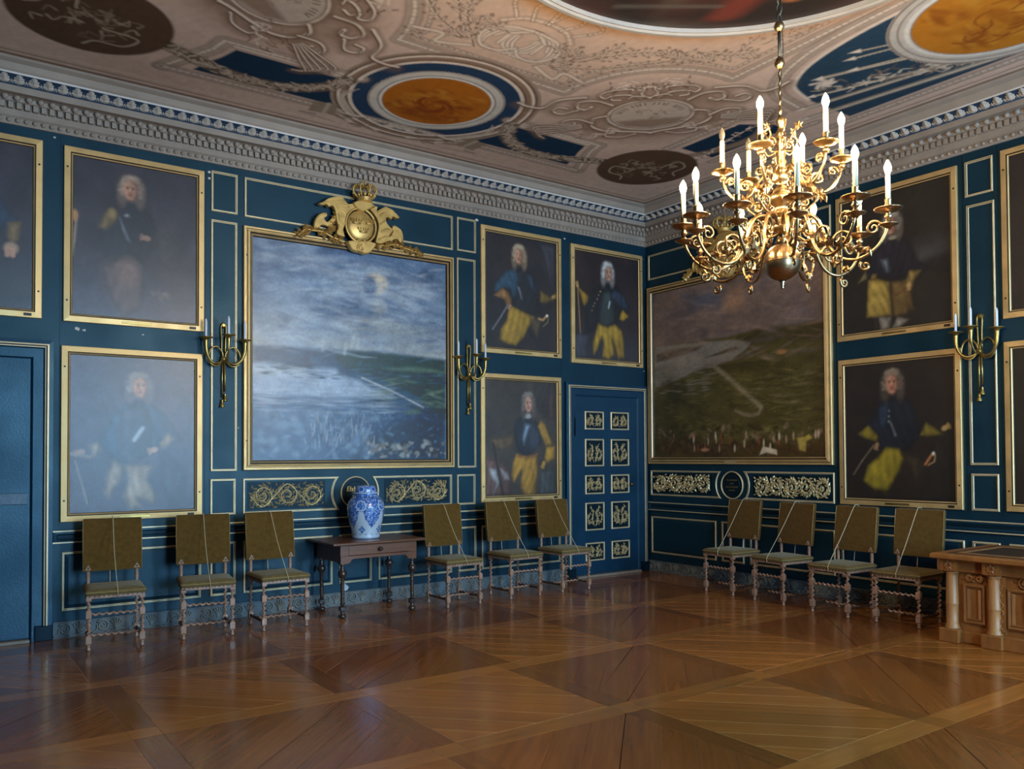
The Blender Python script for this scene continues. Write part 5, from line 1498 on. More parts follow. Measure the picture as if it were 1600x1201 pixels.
def crest(label, wall, xshift, group):
    ox, oz = -4.40, 3.80
    t3 = lambda x, z, d: (x - ox, -d, z - oz)
    root = thing('gilt_crest', label, 'crest', on(wall, ox + xshift, oz, .03), wall['rz'], group)
    def piece(nm, pts, d0, h, bev=.012, parent=root):
        return MB().relief(ccw(curve(pts, 3, True)), t3, d0, h, bev).build(nm, 'giltcarve', parent)
    wl = piece('wing', [(-4.894, 4.289), (-4.839, 4.319), (-4.787, 4.361), (-4.718, 4.39), (-4.639, 4.408), (-4.595, 4.378), (-4.559, 4.342), (-4.506, 4.351), (-4.461, 4.325), (-4.497, 4.286), (-4.542, 4.237), (-4.577, 4.164), (-4.595, 4.111), (-4.613, 4.042), (-4.595, 3.978), (-4.648, 3.979), (-4.692, 3.997), (-4.674, 4.066), (-4.692, 4.146), (-4.709, 4.242), (-4.735, 4.287), (-4.779, 4.272), (-4.804, 4.292), (-4.847, 4.277)], .03, .055, .004)
    wr = piece('wing', [(-4.297, 4.353), (-4.251, 4.369), (-4.205, 4.369), (-4.214, 4.324), (-4.167, 4.341), (-4.12, 4.387), (-4.073, 4.382), (-4.007, 4.359), (-3.969, 4.313), (-3.931, 4.293), (-3.969, 4.274), (-4.017, 4.288), (-4.036, 4.25), (-4.074, 4.27), (-4.102, 4.257), (-4.093, 4.207), (-4.045, 4.163), (-4.017, 4.141), (-4.065, 4.065), (-4.036, 4.026), (-4.102, 3.991), (-4.177, 3.963), (-4.233, 3.972), (-4.215, 4.043), (-4.196, 4.174), (-4.242, 4.269), (-4.288, 4.312)], .03, .055, .004)
    for w, fe in ((wl, ([(-4.595, 4.37), (-4.7, 4.343), (-4.804, 4.317), (-4.877, 4.29)], [(-4.55, 4.31), (-4.63, 4.314), (-4.7, 4.31)], [(-4.577, 4.231), (-4.648, 4.252), (-4.683, 4.28)], [(-4.613, 4.109), (-4.657, 4.151), (-4.674, 4.215)], [(-4.63, 4.023), (-4.666, 4.051), (-4.67, 4.1)])), (wr, ([(-4.214, 4.307), (-4.12, 4.366), (-4.026, 4.347), (-3.945, 4.295)], [(-4.186, 4.269), (-4.121, 4.314), (-4.074, 4.287)], [(-4.177, 4.177), (-4.13, 4.218), (-4.102, 4.24)], [(-4.168, 4.093), (-4.102, 4.137), (-4.055, 4.135)], [(-4.196, 4.003), (-4.121, 4.048), (-4.074, 4.055)]))):
        for f_ in fe:      # raised feather ribs
            MB().tube([t3(a, b, .085) for a, b in curve(f_, 5)], [.012, .006], 6).build('feather', 'giltcarve', w)
    piece('scroll_fan', [(-4.937, 4.058), (-4.933, 4.107), (-4.89, 4.171), (-4.839, 4.204), (-4.796, 4.207), (-4.792, 4.171), (-4.822, 4.15), (-4.805, 4.12), (-4.779, 4.116), (-4.718, 4.183), (-4.683, 4.214), (-4.692, 4.146), (-4.735, 4.098), (-4.727, 4.066), (-4.779, 4.066), (-4.847, 4.072), (-4.89, 4.033), (-4.933, 4.022)], .03, .035, .003)
    piece('scroll_fan', [(-4.017, 4.167), (-3.998, 4.2), (-3.94, 4.179), (-3.892, 4.134), (-3.878, 4.075), (-3.893, 4.03), (-3.922, 4.017), (-3.95, 4.047), (-3.998, 4.04), (-4.036, 4.009), (-4.055, 4.058), (-4.008, 4.117)], .03, .035, .003)
    for pts in ([(-4.933, 4.034), (-4.92, 4.11), (-4.873, 4.174), (-4.804, 4.198)], [(-3.998, 4.192), (-3.921, 4.156), (-3.893, 4.091), (-3.897, 4.033)]):
        MB().tube([t3(a, b, .066) for a, b in curve(pts, 6)], .010, 6).build('scroll_edge', 'giltcarve', root)
    piece('bottom_scroll', [(-4.569, 3.932), (-4.497, 3.955), (-4.434, 3.952), (-4.362, 3.971), (-4.27, 3.967), (-4.224, 3.948), (-4.252, 3.902), (-4.298, 3.844), (-4.362, 3.819), (-4.416, 3.828), (-4.471, 3.829), (-4.524, 3.847), (-4.551, 3.885)], .04, .06, .014)
    b = spiral(*[(-4.421, 3.874), (-4.421, 3.874)][0], .045, .008, 1.2, 1.6)
    MB().tube([t3(x, z, .105) for x, z in b], .009, 6).build('volute', 'giltcarve', root)
    piece('leaf_collar', [(-4.506, 4.36), (-4.452, 4.394), (-4.388, 4.422), (-4.315, 4.409), (-4.269, 4.383), (-4.232, 4.364), (-4.288, 4.329), (-4.343, 4.303), (-4.398, 4.273), (-4.452, 4.293), (-4.488, 4.321)], .05, .06, .012)
    r = random.Random(3)
    sprays = []
    for a, bnd in (([(-5.108, 3.923), (-5.025, 3.996), (-4.941, 4), (-4.839, 4), (-4.718, 3.96), (-4.613, 3.934)], 1), ([(-4.178, 3.942), (-4.065, 3.966), (-3.951, 3.987), (-3.835, 3.96), (-3.717, 3.941), (-3.638, 3.921)], 1)):
        mb = MB()
        c = curve(a, 6)
        mb.tube([t3(x, z, .05) for x, z in c], .010, 5)
        for i in range(len(c)):
            for q in range(3):
                mb.leaf(c[i][0], c[i][1] + r.uniform(-.015, .02), r.uniform(0, 6.28), r.uniform(.04, .075), r.uniform(.022, .035), t3, .04, .035)
        mb.build('leaf_spray', 'giltcarve', root)
    for a in ([(-4.753, 4.087), (-4.7, 4.161), (-4.683, 4.214)], [(-4.779, 4.009), (-4.735, 4.056), (-4.727, 4.099)], [(-4.14, 4.234), (-4.102, 4.171), (-4.055, 4.127)], [(-4.093, 4.052), (-4.046, 4.094), (-4.027, 4.131)]):
        mb = MB()
        c = curve(a, 5)
        for p_ in c:
            for q in range(2):
                mb.leaf(p_[0], p_[1], r.uniform(0, 6.28), .05, .026, t3, .05, .03)
        mb.build('leaf_spray', 'giltcarve', root)
    # domed shield with rolled rim and three small crowns
    (sx, sz), = [(-4.409, 4.125)]
    rx, rz = .168, .178
    mb = MB()
    rings = [[t3(sx + rx * k * math.cos(t * math.pi / 16), sz + rz * k * math.sin(t * math.pi / 16), .06 + .05 * math.sqrt(max(0, 1 - k * k))) for t in range(32)] for k in (1.0, .9, .75, .55, .3, .08)]
    mb.loft(rings, 0, True, True)
    sh = mb.build('shield', 'giltcarve', root)
    MB().tube([t3(sx + rx * 1.06 * math.cos(t), sz + rz * 1.06 * math.sin(t), .085) for t in [math.radians(-78 + 11.2 * i) for i in range(31)]], .013, 7).build('shield_rim', 'giltcarve', root)
    for q in (-70, 250):
        e = spiral(sx + rx * .25 * (1 if q < 0 else -1), sz - rz * .98, .022, .005, 1.5, 1.3 if q < 0 else -1.3, 12)
        MB().tube([t3(a, b_, .1) for a, b_ in e], .007, 6).build('rim_curl', 'giltcarve', root)
    def crown(cx, cz, w, h, d, parent, nm):
        mb = MB()
        for i in range(5):
            a = -1 + i * .5
            mb.leaf(cx + a * w * .5, cz, math.pi / 2 - a * .35, h, w * .3, t3, d - .008, .016)
        mb.tube([t3(cx - w * .5, cz, d), t3(cx, cz - h * .12, d + .004), t3(cx + w * .5, cz, d)], h * .13, 6)
        mb.tube([t3(cx - w * .46, cz - h * .2, d - .002), t3(cx, cz - h * .28, d + .002), t3(cx + w * .46, cz - h * .2, d - .002)], h * .13, 6)
        mb.build(nm, 'giltcarve', parent)
    for c_ in [(-4.47, 4.148), (-4.32, 4.163), (-4.393, 4.063)]:
        crown(c_[0], c_[1], .095, .058, .112, sh, 'small_crown')
    # the royal crown standing free above the shield
    (kx, kz), = [(-4.372, 4.387)]
    kd = .10
    cr = MB().lathe([(.078, 0), (.084, .006), (.08, .014), (.083, .03), (.092, .036), (.088, .042), (.05, .042)], 20, (kx - ox, -kd, kz - oz)).build('crown', 'giltcarve', root)
    for i in range(8):
        a = i * math.pi / 4
        path = [(kx - ox + r_ * math.cos(a), -kd + r_ * math.sin(a), kz - oz + z_) for r_, z_ in ((.082, .04), (.125, .085), (.132, .135), (.10, .175), (.05, .172), (.012, .155))]
        mb = MB().tube(curve(path, 4), .0085, 6)
        for q in curve(path, 2)[1:-1]:
            mb.lathe([(.003, -.013), (.012, -.006), (.013, .004), (.003, .012)], 6, q)
        mb.build('crown_arch', 'giltcarve', cr)
        MB().lathe([(.004, 0), (.016, .012), (.02, .03), (.01, .05), (.003, .058)], 6, (kx - ox + .088 * math.cos(a + .39), -kd + .088 * math.sin(a + .39), kz - oz + .04)).build('crown_leaf', 'giltcarve', cr)
    MB().lathe([(.004, .148), (.02, .158), (.024, .172), (.018, .188), (.004, .194)], 10, (kx - ox, -kd, kz - oz)).build('orb', 'giltcarve', cr)
    MB().box(kx - ox - .005, kx - ox + .005, -kd - .005, -kd + .005, kz - oz + .19, kz - oz + .245).box(kx - ox - .018, kx - ox + .018, -kd - .005, -kd + .005, kz - oz + .215, kz - oz + .226).build('cross', 'giltcarve', cr)
    MB().box(kx - ox - .03, kx - ox + .03, -kd, -.0, kz - oz - .02, kz - oz + .01).build('crown_bracket', 'giltcarve', root)
    return root
crest('gilded crowned crest with wings above the pale battle painting', LEFT, 0.0, 'gilt crests')
crest('gilded crest above the dusk battle painting, mostly hidden behind the chandelier', RIGHT, 1.50 + 4.40, 'gilt crests')

# ------------------------------------------------------------------ horn sconces
def sconce(label, wall, x):
    root = thing('wall_sconce', label, 'sconce', on(wall, x, 2.10), wall['rz'], 'horn sconces on the walls')
    z0 = 2.10
    mb = MB()
    loop = curve([(-.016, -.02, 2.60 - z0), (-.020, -.025, 2.78 - z0), (-.024, -.025, 2.90 - z0), (0, -.025, 2.935 - z0), (.024, -.025, 2.90 - z0), (.020, -.025, 2.78 - z0), (.016, -.02, 2.60 - z0)], 5)
    mb.tube(loop, .008, 7)
    mb.build('cord_loop', 'brassdull', root)
    MB().tube([(0, 0, 2.918 - z0), (0, -.02, 2.918 - z0), (0, -.034, 2.918 - z0)], [.030, .028, .012], 12).build('rosette', 'brassdull', root)
    MB().lathe([(.012, -.03), (.03, -.02), (.034, 0), (.03, .02), (.012, .03)], 10, (0, -.035, 2.58 - z0)).build('knot', 'brassdull', root)
    for sx, zb in ((-.012, 2.14), (.016, 2.20)):
        st = MB().tube([(sx * .6, -.02, 2.57 - z0), (sx, -.024, 2.4 - z0), (sx, -.022, zb + .06 - z0)], .0085, 7).build('hanging_cord', 'brassdull', root)
        MB().lathe([(.026, 0), (.024, .012), (.015, .045), (.010, .062), (.014, .07), (.008, .08)], 10, (sx, -.026, zb - .04 - z0)).build('tassel', 'brassdull', st)
    for k, (mx, md, mz) in enumerate(((-.19, .10, 2.765), (.0, .20, 2.79), (.19, .10, 2.765))):
        mz -= z0
        kz = 2.58 - z0
        if mx:
            sg = -1 if mx < 0 else 1
            path = [(mx, -md, mz), (mx, -md, mz - .06), (mx * .96, -md, mz - .13), (mx * .80, -md + .01, mz - .20), (mx * .5, -md + .02, mz - .235), (mx * .2, -md + .04, mz - .215), (mx * .06, -.045, kz + .01), (mx * .12, -.05, kz + .07), (mx * .4, -.06, kz + .12), (mx * .7, -.065, kz + .09), (mx * .82, -.07, kz + .0), (mx * .66, -.07, kz - .06), (mx * .35, -.06, kz - .07), (mx * .1, -.04, kz - .02)]
        else:
            path = [(0, -md, mz), (0, -md, mz - .06), (0, -md + .005, mz - .13), (.005, -md + .04, mz - .2), (.01, -.12, mz - .235), (.005, -.06, mz - .21), (0, -.04, kz)]
        c = curve(path, 5)
        n = len(c)
        rad = [max(.0085, .024 - .0155 * min(1, i / (n * .38))) for i in range(n)]
        h_ = MB().tube(c, rad, 10).build('horn', 'brassdull', root)
        MB().lathe([(.022, -.02), (.026, -.008), (.036, .002), (.066, .010), (.070, .012), (.066, .016), (.03, .010), (.013, .008)], 20, (mx, -md, mz)).build('horn_mouth', 'brassdull', h_)
    return root
CANDLE = MB().lathe([(.0115, 0), (.0125, .004), (.0125, .155), (.010, .172), (.006, .184), (.0015, .190)], 10)
CANDLE.tube([(0, 0, .188), (.001, 0, .198)], .0012, 5, 1)
candle_me = CANDLE.mesh('candle', ['wax', 'darkline'])
SC = ((LEFT, -5.857, 'brass hunting-horn sconce between lower left portrait and the pale battle painting', 'sconce left of the pale battle painting'),
      (LEFT, -2.968, 'brass hunting-horn sconce right of the pale battle painting, beside the portraits', 'sconce right of the pale battle painting'),
      (RIGHT, 4.535, 'brass hunting-horn sconce on the right wall near the picture edge', 'sconce on the right wall'))
for wall, x, lab, short in SC:
    sconce(lab, wall, x)
    for (dx, d, z), pos in zip(((-.19, .10, 2.775), (0, .20, 2.80), (.19, .10, 2.775)), ('left', 'middle', 'right')):
        put('candle', candle_me, None, on(wall, x + dx, z, d), wall['rz'], None, 'unlit white candle in the %s horn of the %s' % (pos, short), 'candle', 'unlit candles in the sconces')

# ------------------------------------------------------------------ chairs with barley-twist legs and olive velvet
def make_chair():
    root = thing('velvet_chair', '', 'chair', group='olive velvet chairs along the walls')
    def block(mb, x, y, z0, z1, w=.021):
        c = .006
        mb.loft([[(x + a * (w - i), y + b * (w - i), z) for a, b in ((-1, -1), (1, -1), (1, 1), (-1, 1))] for z, i in ((z0, c * 1.6), (z0 + c * 2, 0), (z1 - c * 2, 0), (z1, c * 1.6))], 0, True)
    for sx in (-1, 1):
        x, y = sx * .205, -.205
        mb = MB().lathe([(.010, 0), (.016, .004), (.018, .014), (.013, .024), (.011, .032), (.016, .04), (.012, .05)], 10, (x, y, 0))
        block(mb, x, y, .048, .128); mb.twist((x, y, .126), (x, y, .262), .0165, 3.0)
        block(mb, x, y, .26, .338); mb.twist((x, y, .336), (x, y, .408), .0165, 1.6); block(mb, x, y, .405, .455)
        mb.build('leg', 'chairwood', root)
        x, y = sx * .195, .205
        mb = MB().lathe([(.010, 0), (.015, .004), (.017, .014), (.012, .03), (.012, .05)], 10, (x, y, 0))
        block(mb, x, y, .048, .128); mb.twist((x, y, .126), (x, y, .40), .0165, 6.0); block(mb, x, y, .395, .47)
        mb.build('leg', 'chairwood', root)
        mb = MB().lathe([(.012, .0), (.016, .01), (.013, .02), (.0165, .05), (.0165, .09), (.014, .11), (.019, .12), (.019, .13)], 10, (x, y + .0, .49))
        mb.box(x - .016, x + .016, y - .014, y + .03, .61, .63)
        p_ = mb.build('back_post', 'chairwood', root)
        MB().sweep([(x - .026, .622), (x + .026, .622), (x, .668)], [(0, -y - .004), (0, -y + .026), (.008, -y + .026), (.008, -y - .004)], wall3).build('finial', 'chairwood', p_)
        mb = MB()
        mb.twist((sx * .205, -.185, .088), (sx * .195, .19, .088), .013, 6)
        mb.build('stretcher', 'walnutdark', root)
    MB().twist((-.186, -.205, .298), (.186, -.205, .298), .0135, 7).build('stretcher', 'chairwood', root)
    MB().twist((-.19, -.02, .092), (.19, -.02, .092), .0135, 7).build('stretcher', 'chairwood', root)
    mb = MB()
    mb.box(-.222, .222, -.226, -.20, .430, .458, 0, .003).box(-.222, -.20, -.20, .20, .432, .458, 0).box(.20, .222, -.20, .20, .432, .458, 0).box(-.2, .2, .19, .21, .432, .458, 0)
    rail = mb.build('seat_rail', 'chairwood', root)
    mb = MB()
    for i in range(12):
        mb.tube([(-.20 + i * .0364, -.225, .450), (-.20 + i * .0364, -.230, .450)], .0055, 6)
    mb.build('nail_row', 'nail', rail, kind='stuff')
    # padded seat
    def pad(hw, hd, z):
        n = 6; r_ = .02; pts = []
        for cx, cy, a0 in ((hw - r_, hd - r_, 0), (-hw + r_, hd - r_, 90), (-hw + r_, -hd + r_, 180), (hw - r_, -hd + r_, 270)):
            for i in range(4):
                a = math.radians(a0 + i * 30); pts.append((cx + r_ * math.cos(a), cy + r_ * math.sin(a), z))
        return pts
    st = MB().loft([pad(.224, .228, .455), pad(.232, .236, .462), pad(.233, .237, .484), pad(.226, .230, .498), pad(.19, .195, .508), pad(.08, .08, .514)], 0, True, True).build('seat', 'seatvelvet', root)
    MB().sweep([(p_[0], p_[1]) for p_ in pad(.236, .240, 0)], [(0, .478), (-.003, .481), (0, .486), (.006, .486)], lambda x, y, d: (x, y, d)).build('seat_braid', 'trim', st)
    # leaning padded back
    rings = []
    for z, hw, th in ((.608, .222, .010), (.614, .232, .022), (.70, .234, .025), (.95, .234, .025), (1.055, .233, .022), (1.066, .226, .010)):
        y = .205 + (z - .61) * .13
        rings.append([(-hw, y - th, z), (hw, y - th, z), (hw + .004, y, z), (hw, y + th, z), (-hw, y + th, z), (-hw - .004, y, z)])
    bk = MB().loft(rings, 0, True).build('backrest', 'velvet', root)
    for sx in (-1, 1):
        MB().tube([(sx * .236, .19, .615), (sx * .237, .225, .95), (sx * .235, .24, 1.06)], .0035, 5).build('braid', 'trim', bk)
    MB().tube(curve([(.012, -.236, .440), (.012, -.244, .475), (.010, -.225, .508), (.0, .0, .78), (.0, .19, 1.045), (.0, .235, 1.078), (.0, .285, 1.06), (-.01, .275, .9), (-.02, .235, .61), (-.02, .22, .5)], 5), .0035, 6).build('cord', 'cord', root)
    return root
chair0 = make_chair()
CHAIRS = ((-6.952, -.745, -6, 'olive velvet chair nearest the plain blue door on the left'),
          (-6.204, -.785, -9, 'olive velvet chair second along from the plain blue door'),
          (-5.511, -.822, 0, 'olive velvet chair just left of the vase table'),
          (-3.554, -.84, 1, 'olive velvet chair just right of the vase table'),
          (-2.71, -.80, 1, 'olive velvet chair in front of the steel breastplate portrait'),
          (-1.972, -.80, 1, 'olive velvet chair overlapping the carved door, last before the corner'),
          (-.77, -1.94, -92, 'olive velvet chair nearest the corner on the right wall'),
          (-.83, -2.675, -96, 'olive velvet chair second from the corner on the right wall'),
          (-.897, -3.46, -93, 'olive velvet chair third from the corner on the right wall'),
          (-.85, -4.136, -88, 'olive velvet chair beside the carved oak desk'))
for i, (fx_, fy_, deg, lab) in enumerate(CHAIRS):
    c = chair0 if i == 0 else copy_tree(chair0)
    a = math.radians(deg)
    c.location = (fx_ - .205 * math.sin(a), fy_ + .205 * math.cos(a), 0)     # fx_, fy_: midpoint of the front feet
    c.rotation_euler = (0, 0, a)
    c['label'] = lab

# ------------------------------------------------------------------ side table with one drawer
tb = thing('side_table', 'dark walnut side table with one drawer and turned legs, carrying the vase', 'table', (-4.49, -.43, 0))
MB().box(-.515, .515, -.335, .37, .722, .750, 0, .008).build('table_top', 'walnut', tb)
ap = MB()
ap.box(-.425, .425, .29, .31, .55, .722); ap.box(-.425, -.405, -.27, .29, .55, .722); ap.box(.405, .425, -.27, .29, .55, .722)
ap.box(-.425, -.335, -.29, -.27, .615, .722); ap.box(.335, .425, -.29, -.27, .615, .722)
ap.build('apron', 'walnut', tb)
skirt = [(-.425, .535), (-.34, .535), (-.32, .548), (-.305, .572), (-.28, .582), (.28, .582), (.305, .572), (.32, .548), (.34, .535), (.425, .535), (.425, .615), (-.425, .615)]
MB().relief(skirt, wall3, .27, .022, .003).build('front_skirt', 'walnut', tb)
dr = MB().box(-.335, .335, -.296, -.05, .618, .718, 0, .004).build('drawer', 'walnut', tb)
MB().tube([(0, -.296, .668), (0, -.306, .668), (0, -.318, .668), (0, -.33, .668), (0, -.336, .668)], [.008, .008, .022, .022, .008], 12).build('knob', 'walnutdark', dr)
for sx in (-1, 1):
    for sy in (-1, 1):
        x, y = sx * .39, (-.255 if sy < 0 else .275)
        prof = [(.016, 0), (.038, .008), (.040, .022), (.030, .038), (.016, .048), (.02, .058), (.018, .07)]
        mb = MB().lathe(prof, 14, (x, y, 0)).box(x - .028, x + .028, y - .028, y + .028, .07, .118, 0, .005)
        prof = [(.016, .118), (.022, .128)]
        for k in range(11):
            z = .14 + k * .0205
            prof += [(.0165, z), (.0225, z + .007), (.0225, z + .011), (.0165, z + .018)]
        prof += [(.018, .37), (.028, .378), (.018, .39), (.030, .402), (.044, .425), (.046, .445), (.036, .468), (.020, .482), (.028, .492), (.018, .505), (.024, .52), (.024, .54)]
        mb.lathe(prof, 14, (x, y, 0))
        mb.box(x - .034, x + .034, y - .034, y + .034, .535, .615)
        mb.build('leg', 'walnutdark', tb)

# ------------------------------------------------------------------ blue and white jar
vs = thing('porcelain_jar', 'blue and white porcelain jar with flat lid on the side table', 'vase', (-4.50, -.42, .7505))
front = math.atan2(CAM.y + .42, CAM.x + 4.50)
V = Paint(-math.pi * .19, math.pi * .19, 0, .47, 240, 96, (188, 206, 222))
BLU, BLD, BLL = (44, 96, 178), (26, 62, 136), (120, 164, 216)
V.wash((np.clip((V.Y - .385) / .02, 0, 1))[:, None] * np.ones((1, 240)), BLU)
for k in range(-3, 4):
    for d0, circ_ in ((.37 + k * 1.2566, False), (-.26 + k * 1.2566, True)):
        x_ = d0 * .19
        if abs(x_) > .75: continue
        if not circ_:
            for s_, c_ in ((1.0, BLD), (.90, BLU)):
                V.poly([(x_ + a * .095 * s_, .27 + b * .155 * s_) for a, b in ((0, -1.0), (.18, -.84), (.42, -.74), (.55, -.56), (.8, -.42), (.88, -.16), (1.0, 0), (.95, .3), (.8, .7), (.9, 1.1), (-.9, 1.1), (-.8, .7), (-.95, .3), (-1, 0), (-.88, -.16), (-.8, -.42), (-.55, -.56), (-.42, -.74), (-.18, -.84))], c_, 1, .004)
        else:
            V.ell(x_, .345, .062, .060, BLD, 1, .04); V.ell(x_, .345, .056, .054, (196, 214, 230), 1, .04); V.ell(x_, .347, .044, .044, BLU, 1, .05)
            V.poly([(x_, .146), (x_ - .02, .118), (x_ - .05, .1), (x_ - .02, .082), (x_, .052), (x_ + .02, .082), (x_ + .05, .1), (x_ + .02, .118)], BLD, 1, .003)
            V.ell(x_, .1, .018, .014, BLL, .9, .4)
    for q in range(3):
        x_ = (k * 1.2566 + q * .42) * .19
        V.line([(x_ - .016, .046), (x_ - .006, .052), (x_, .046), (x_ + .008, .052), (x_ + .014, .046)], .006, (70, 100, 150), .9)
ny, nx = V.im.shape[:2]
bluish = (V.im[..., 2] / (V.im[..., 0] + 1e-3)) > 3.2
fl = V.noise(110, 44, 2)
V.im[bluish] = (V.im * (1 - np.clip((fl - .52) * 6, 0, .75))[..., None] + np.array(lin((168, 200, 232))) * np.clip((fl - .52) * 6, 0, .75)[..., None])[bluish]
V.wash((np.abs(V.Y - .004) < .006)[:, None] * np.ones((1, 240)), (52, 70, 104), .8)
PROF = [(0, .140), (.02, .144), (.05, .145), (.12, .158), (.2, .180), (.28, .194), (.33, .195), (.37, .186), (.41, .162), (.44, .132), (.455, .122), (.47, .122)]
def jar3(x, z):
    r_ = np.interp(z, [p_[0] for p_ in PROF], [p_[1] for p_ in PROF]); a = front + x / .19
    return np.stack([r_ * np.cos(a), r_ * np.sin(a), z], 1)
put('body', V.mesh('body', 'china', jar3), vs)
MB().lathe([(.10, 0), (.139, .0), (.139, .002), (.05, .003)], 32).build('foot', 'wax', vs)
V2 = Paint(-math.pi * .12, math.pi * .12, 0, 1, 160, 40, BLU)
fl = V2.noise(60, 12, 2)
V2.wash(np.clip((fl - .5) * 6, 0, .8), (160, 194, 228))
V2.wash((V2.Y < .22)[:, None] * np.ones((1, 160)), (196, 212, 228))
for k in range(-3, 4):
    V2.ell((-.45 + k * 1.2566) * .12, .55, .036, .26, (196, 214, 232), .95, .08); V2.ell((-.45 + k * 1.2566) * .12, .55, .029, .2, BLU, 1, .1)
LP = [(0, .125, .468), (.06, .141, .470), (.2, .141, .478), (.26, .112, .480), (.5, .108, .512), (.8, .098, .540), (.93, .08, .550), (1.0, .0, .552)]
def lid3(x, z):
    r_ = np.interp(z, [p_[0] for p_ in LP], [p_[1] for p_ in LP]); h_ = np.interp(z, [p_[0] for p_ in LP], [p_[2] for p_ in LP]); a = front + x / .12
    return np.stack([r_ * np.cos(a), r_ * np.sin(a), h_], 1)
put('lid', V2.mesh('lid', 'china', lid3), vs)

# ------------------------------------------------------------------ carved oak desk by the right wall
dk = thing('carved_desk', 'carved oak desk with columns and inlaid top at the right edge', 'desk', (-.66, -5.45, 0), math.radians(-90))
MB().box(-.80, .80, -.56, .52, .705, .752, 0, .010).build('desk_top', 'oakdesk', dk)
for x0, x1, y0, y1 in ((-.70, -.06, -.46, .42), (.06, .70, -.46, .42)):
    il = MB().box(x0, x1, y0, y1, .752, .7545).build('inlay_panel', 'ebony', dk)
    MB().sweep(rect(x0 + .05, y0 + .05, x1 - .05, y1 - .05), [(0, .7545), (0, .7565), (.05, .7565), (.05, .7545)], lambda x, y, d: (x, y, d)).build('inlay_band', 'oakcol', il)
MB().box(-.74, .74, -.44, .46, .60, .705).build('frieze', 'oakdesk', dk)
MB().box(-.72, .72, -.40, .44, .10, .60).build('carcass', 'oakdesk', dk)
MB().box(-.74, .74, -.43, .46, .0, .10, 0, .008).build('base_plinth', 'oakdesk', dk)
MB().box(-.25, .25, -.47, -.40, .0, .115, 0, .006).build('bay_plinth', 'oakdesk', dk)
for cx in (-.675, -.33, .33, .675):
    pl_ = MB().box(cx - .078, cx + .078, -.51, -.36, 0, .115, 0, .006).build('column_plinth', 'oakdesk', dk)
    col = MB().lathe([(.062, .115), (.062, .125), (.054, .132), (.058, .142), (.048, .152), (.050, .30), (.051, .318), (.053, .322), (.051, .327), (.046, .56), (.044, .575), (.054, .585), (.054, .60)], 20, (cx, -.435, 0)).build('column', 'oakcol', dk)
    cp = MB().box(cx - .064, cx + .064, -.505, -.37, .60, .705, 0, .006).build('capital_block', 'oakdesk', dk)
    mb = MB()
    for q in range(8):
        a = q * math.pi / 4
        mb.leaf(cx, .652, a, .05, .03, wall3, .503, .016)
    mb.tube([wall3(cx + .026 * math.cos(t * .5236), .652 + .026 * math.sin(t * .5236), .506) for t in range(13)], .006, 5)
    mb.build('rosette', 'oakdesk', cp)
rr = random.Random(9)
for bx, hw in ((-.5025, .09), (0.0, .24), (.5025, .09)):
    fr_ = MB().sweep(rect(bx - hw, .17, bx + hw, .50), [(0, .40), (0, .425), (.012, .432), (.026, .424), (.032, .405), (.034, .40)], wall3).build('panel_frame', 'oakdesk', dk)
    for sx in (-1, 1):
        MB().box(bx + sx * (hw - .045) - .011, bx + sx * (hw - .045) + .011, -.42, -.40, .21, .46, 0, .003).build('pilaster', 'oakcol', fr_)
    MB().box(bx - hw + .03, bx + hw - .03, -.43, -.40, .20, .215, 0, .003).build('sill_moulding', 'oakdesk', fr_)
    mb = MB()
    for sx in (-1, 1):
        mb.tube([wall3(a, b, .412) for a, b in spiral(bx + sx * hw * .45, .55, hw * .34 if hw < .2 else .05, .008, math.pi / 2, -sx * 1.6)], .009, 6)
        for q in range(5):
            mb.leaf(bx + sx * hw * (.1 + .18 * q), .552 + rr.uniform(-.015, .015), rr.uniform(0, 6.28), .045, .024, wall3, .404, .016)
    mb.build('scroll_carving', 'oakdesk', dk)
    if hw > .2:
        for sx in (-1, 1):
            mb = MB()
            for q in range(6):
                mb.tube([wall3(a, b, .44) for a, b in spiral(bx + sx * .285, .16 + q * .068, .026, .006, q * 1.3, 1.3 if q % 2 else -1.3)], .008, 6)
            mb.box(bx + sx * .285 - .036, bx + sx * .285 + .036, -.436, -.40, .115, .59)
            mb.build('strapwork', 'oakdesk', dk)
        for sx in (-.09, 0, .09):
            MB().lathe([(.008, .23), (.02, .25), (.012, .28), (.022, .33), (.026, .38), (.014, .43), (.02, .45), (.01, .455)], 10, (bx + sx, -.412, 0)).build('baluster', 'oakdesk', dk)
put('paper_sheet', MB().box(-.15, .15, -.105, .105, 0, .002).mesh('paper_sheet', 'paper'), None, (-.92, -5.48, .7575), .1, None, 'pale flat paper sheet lying on the carved desk', 'paper')

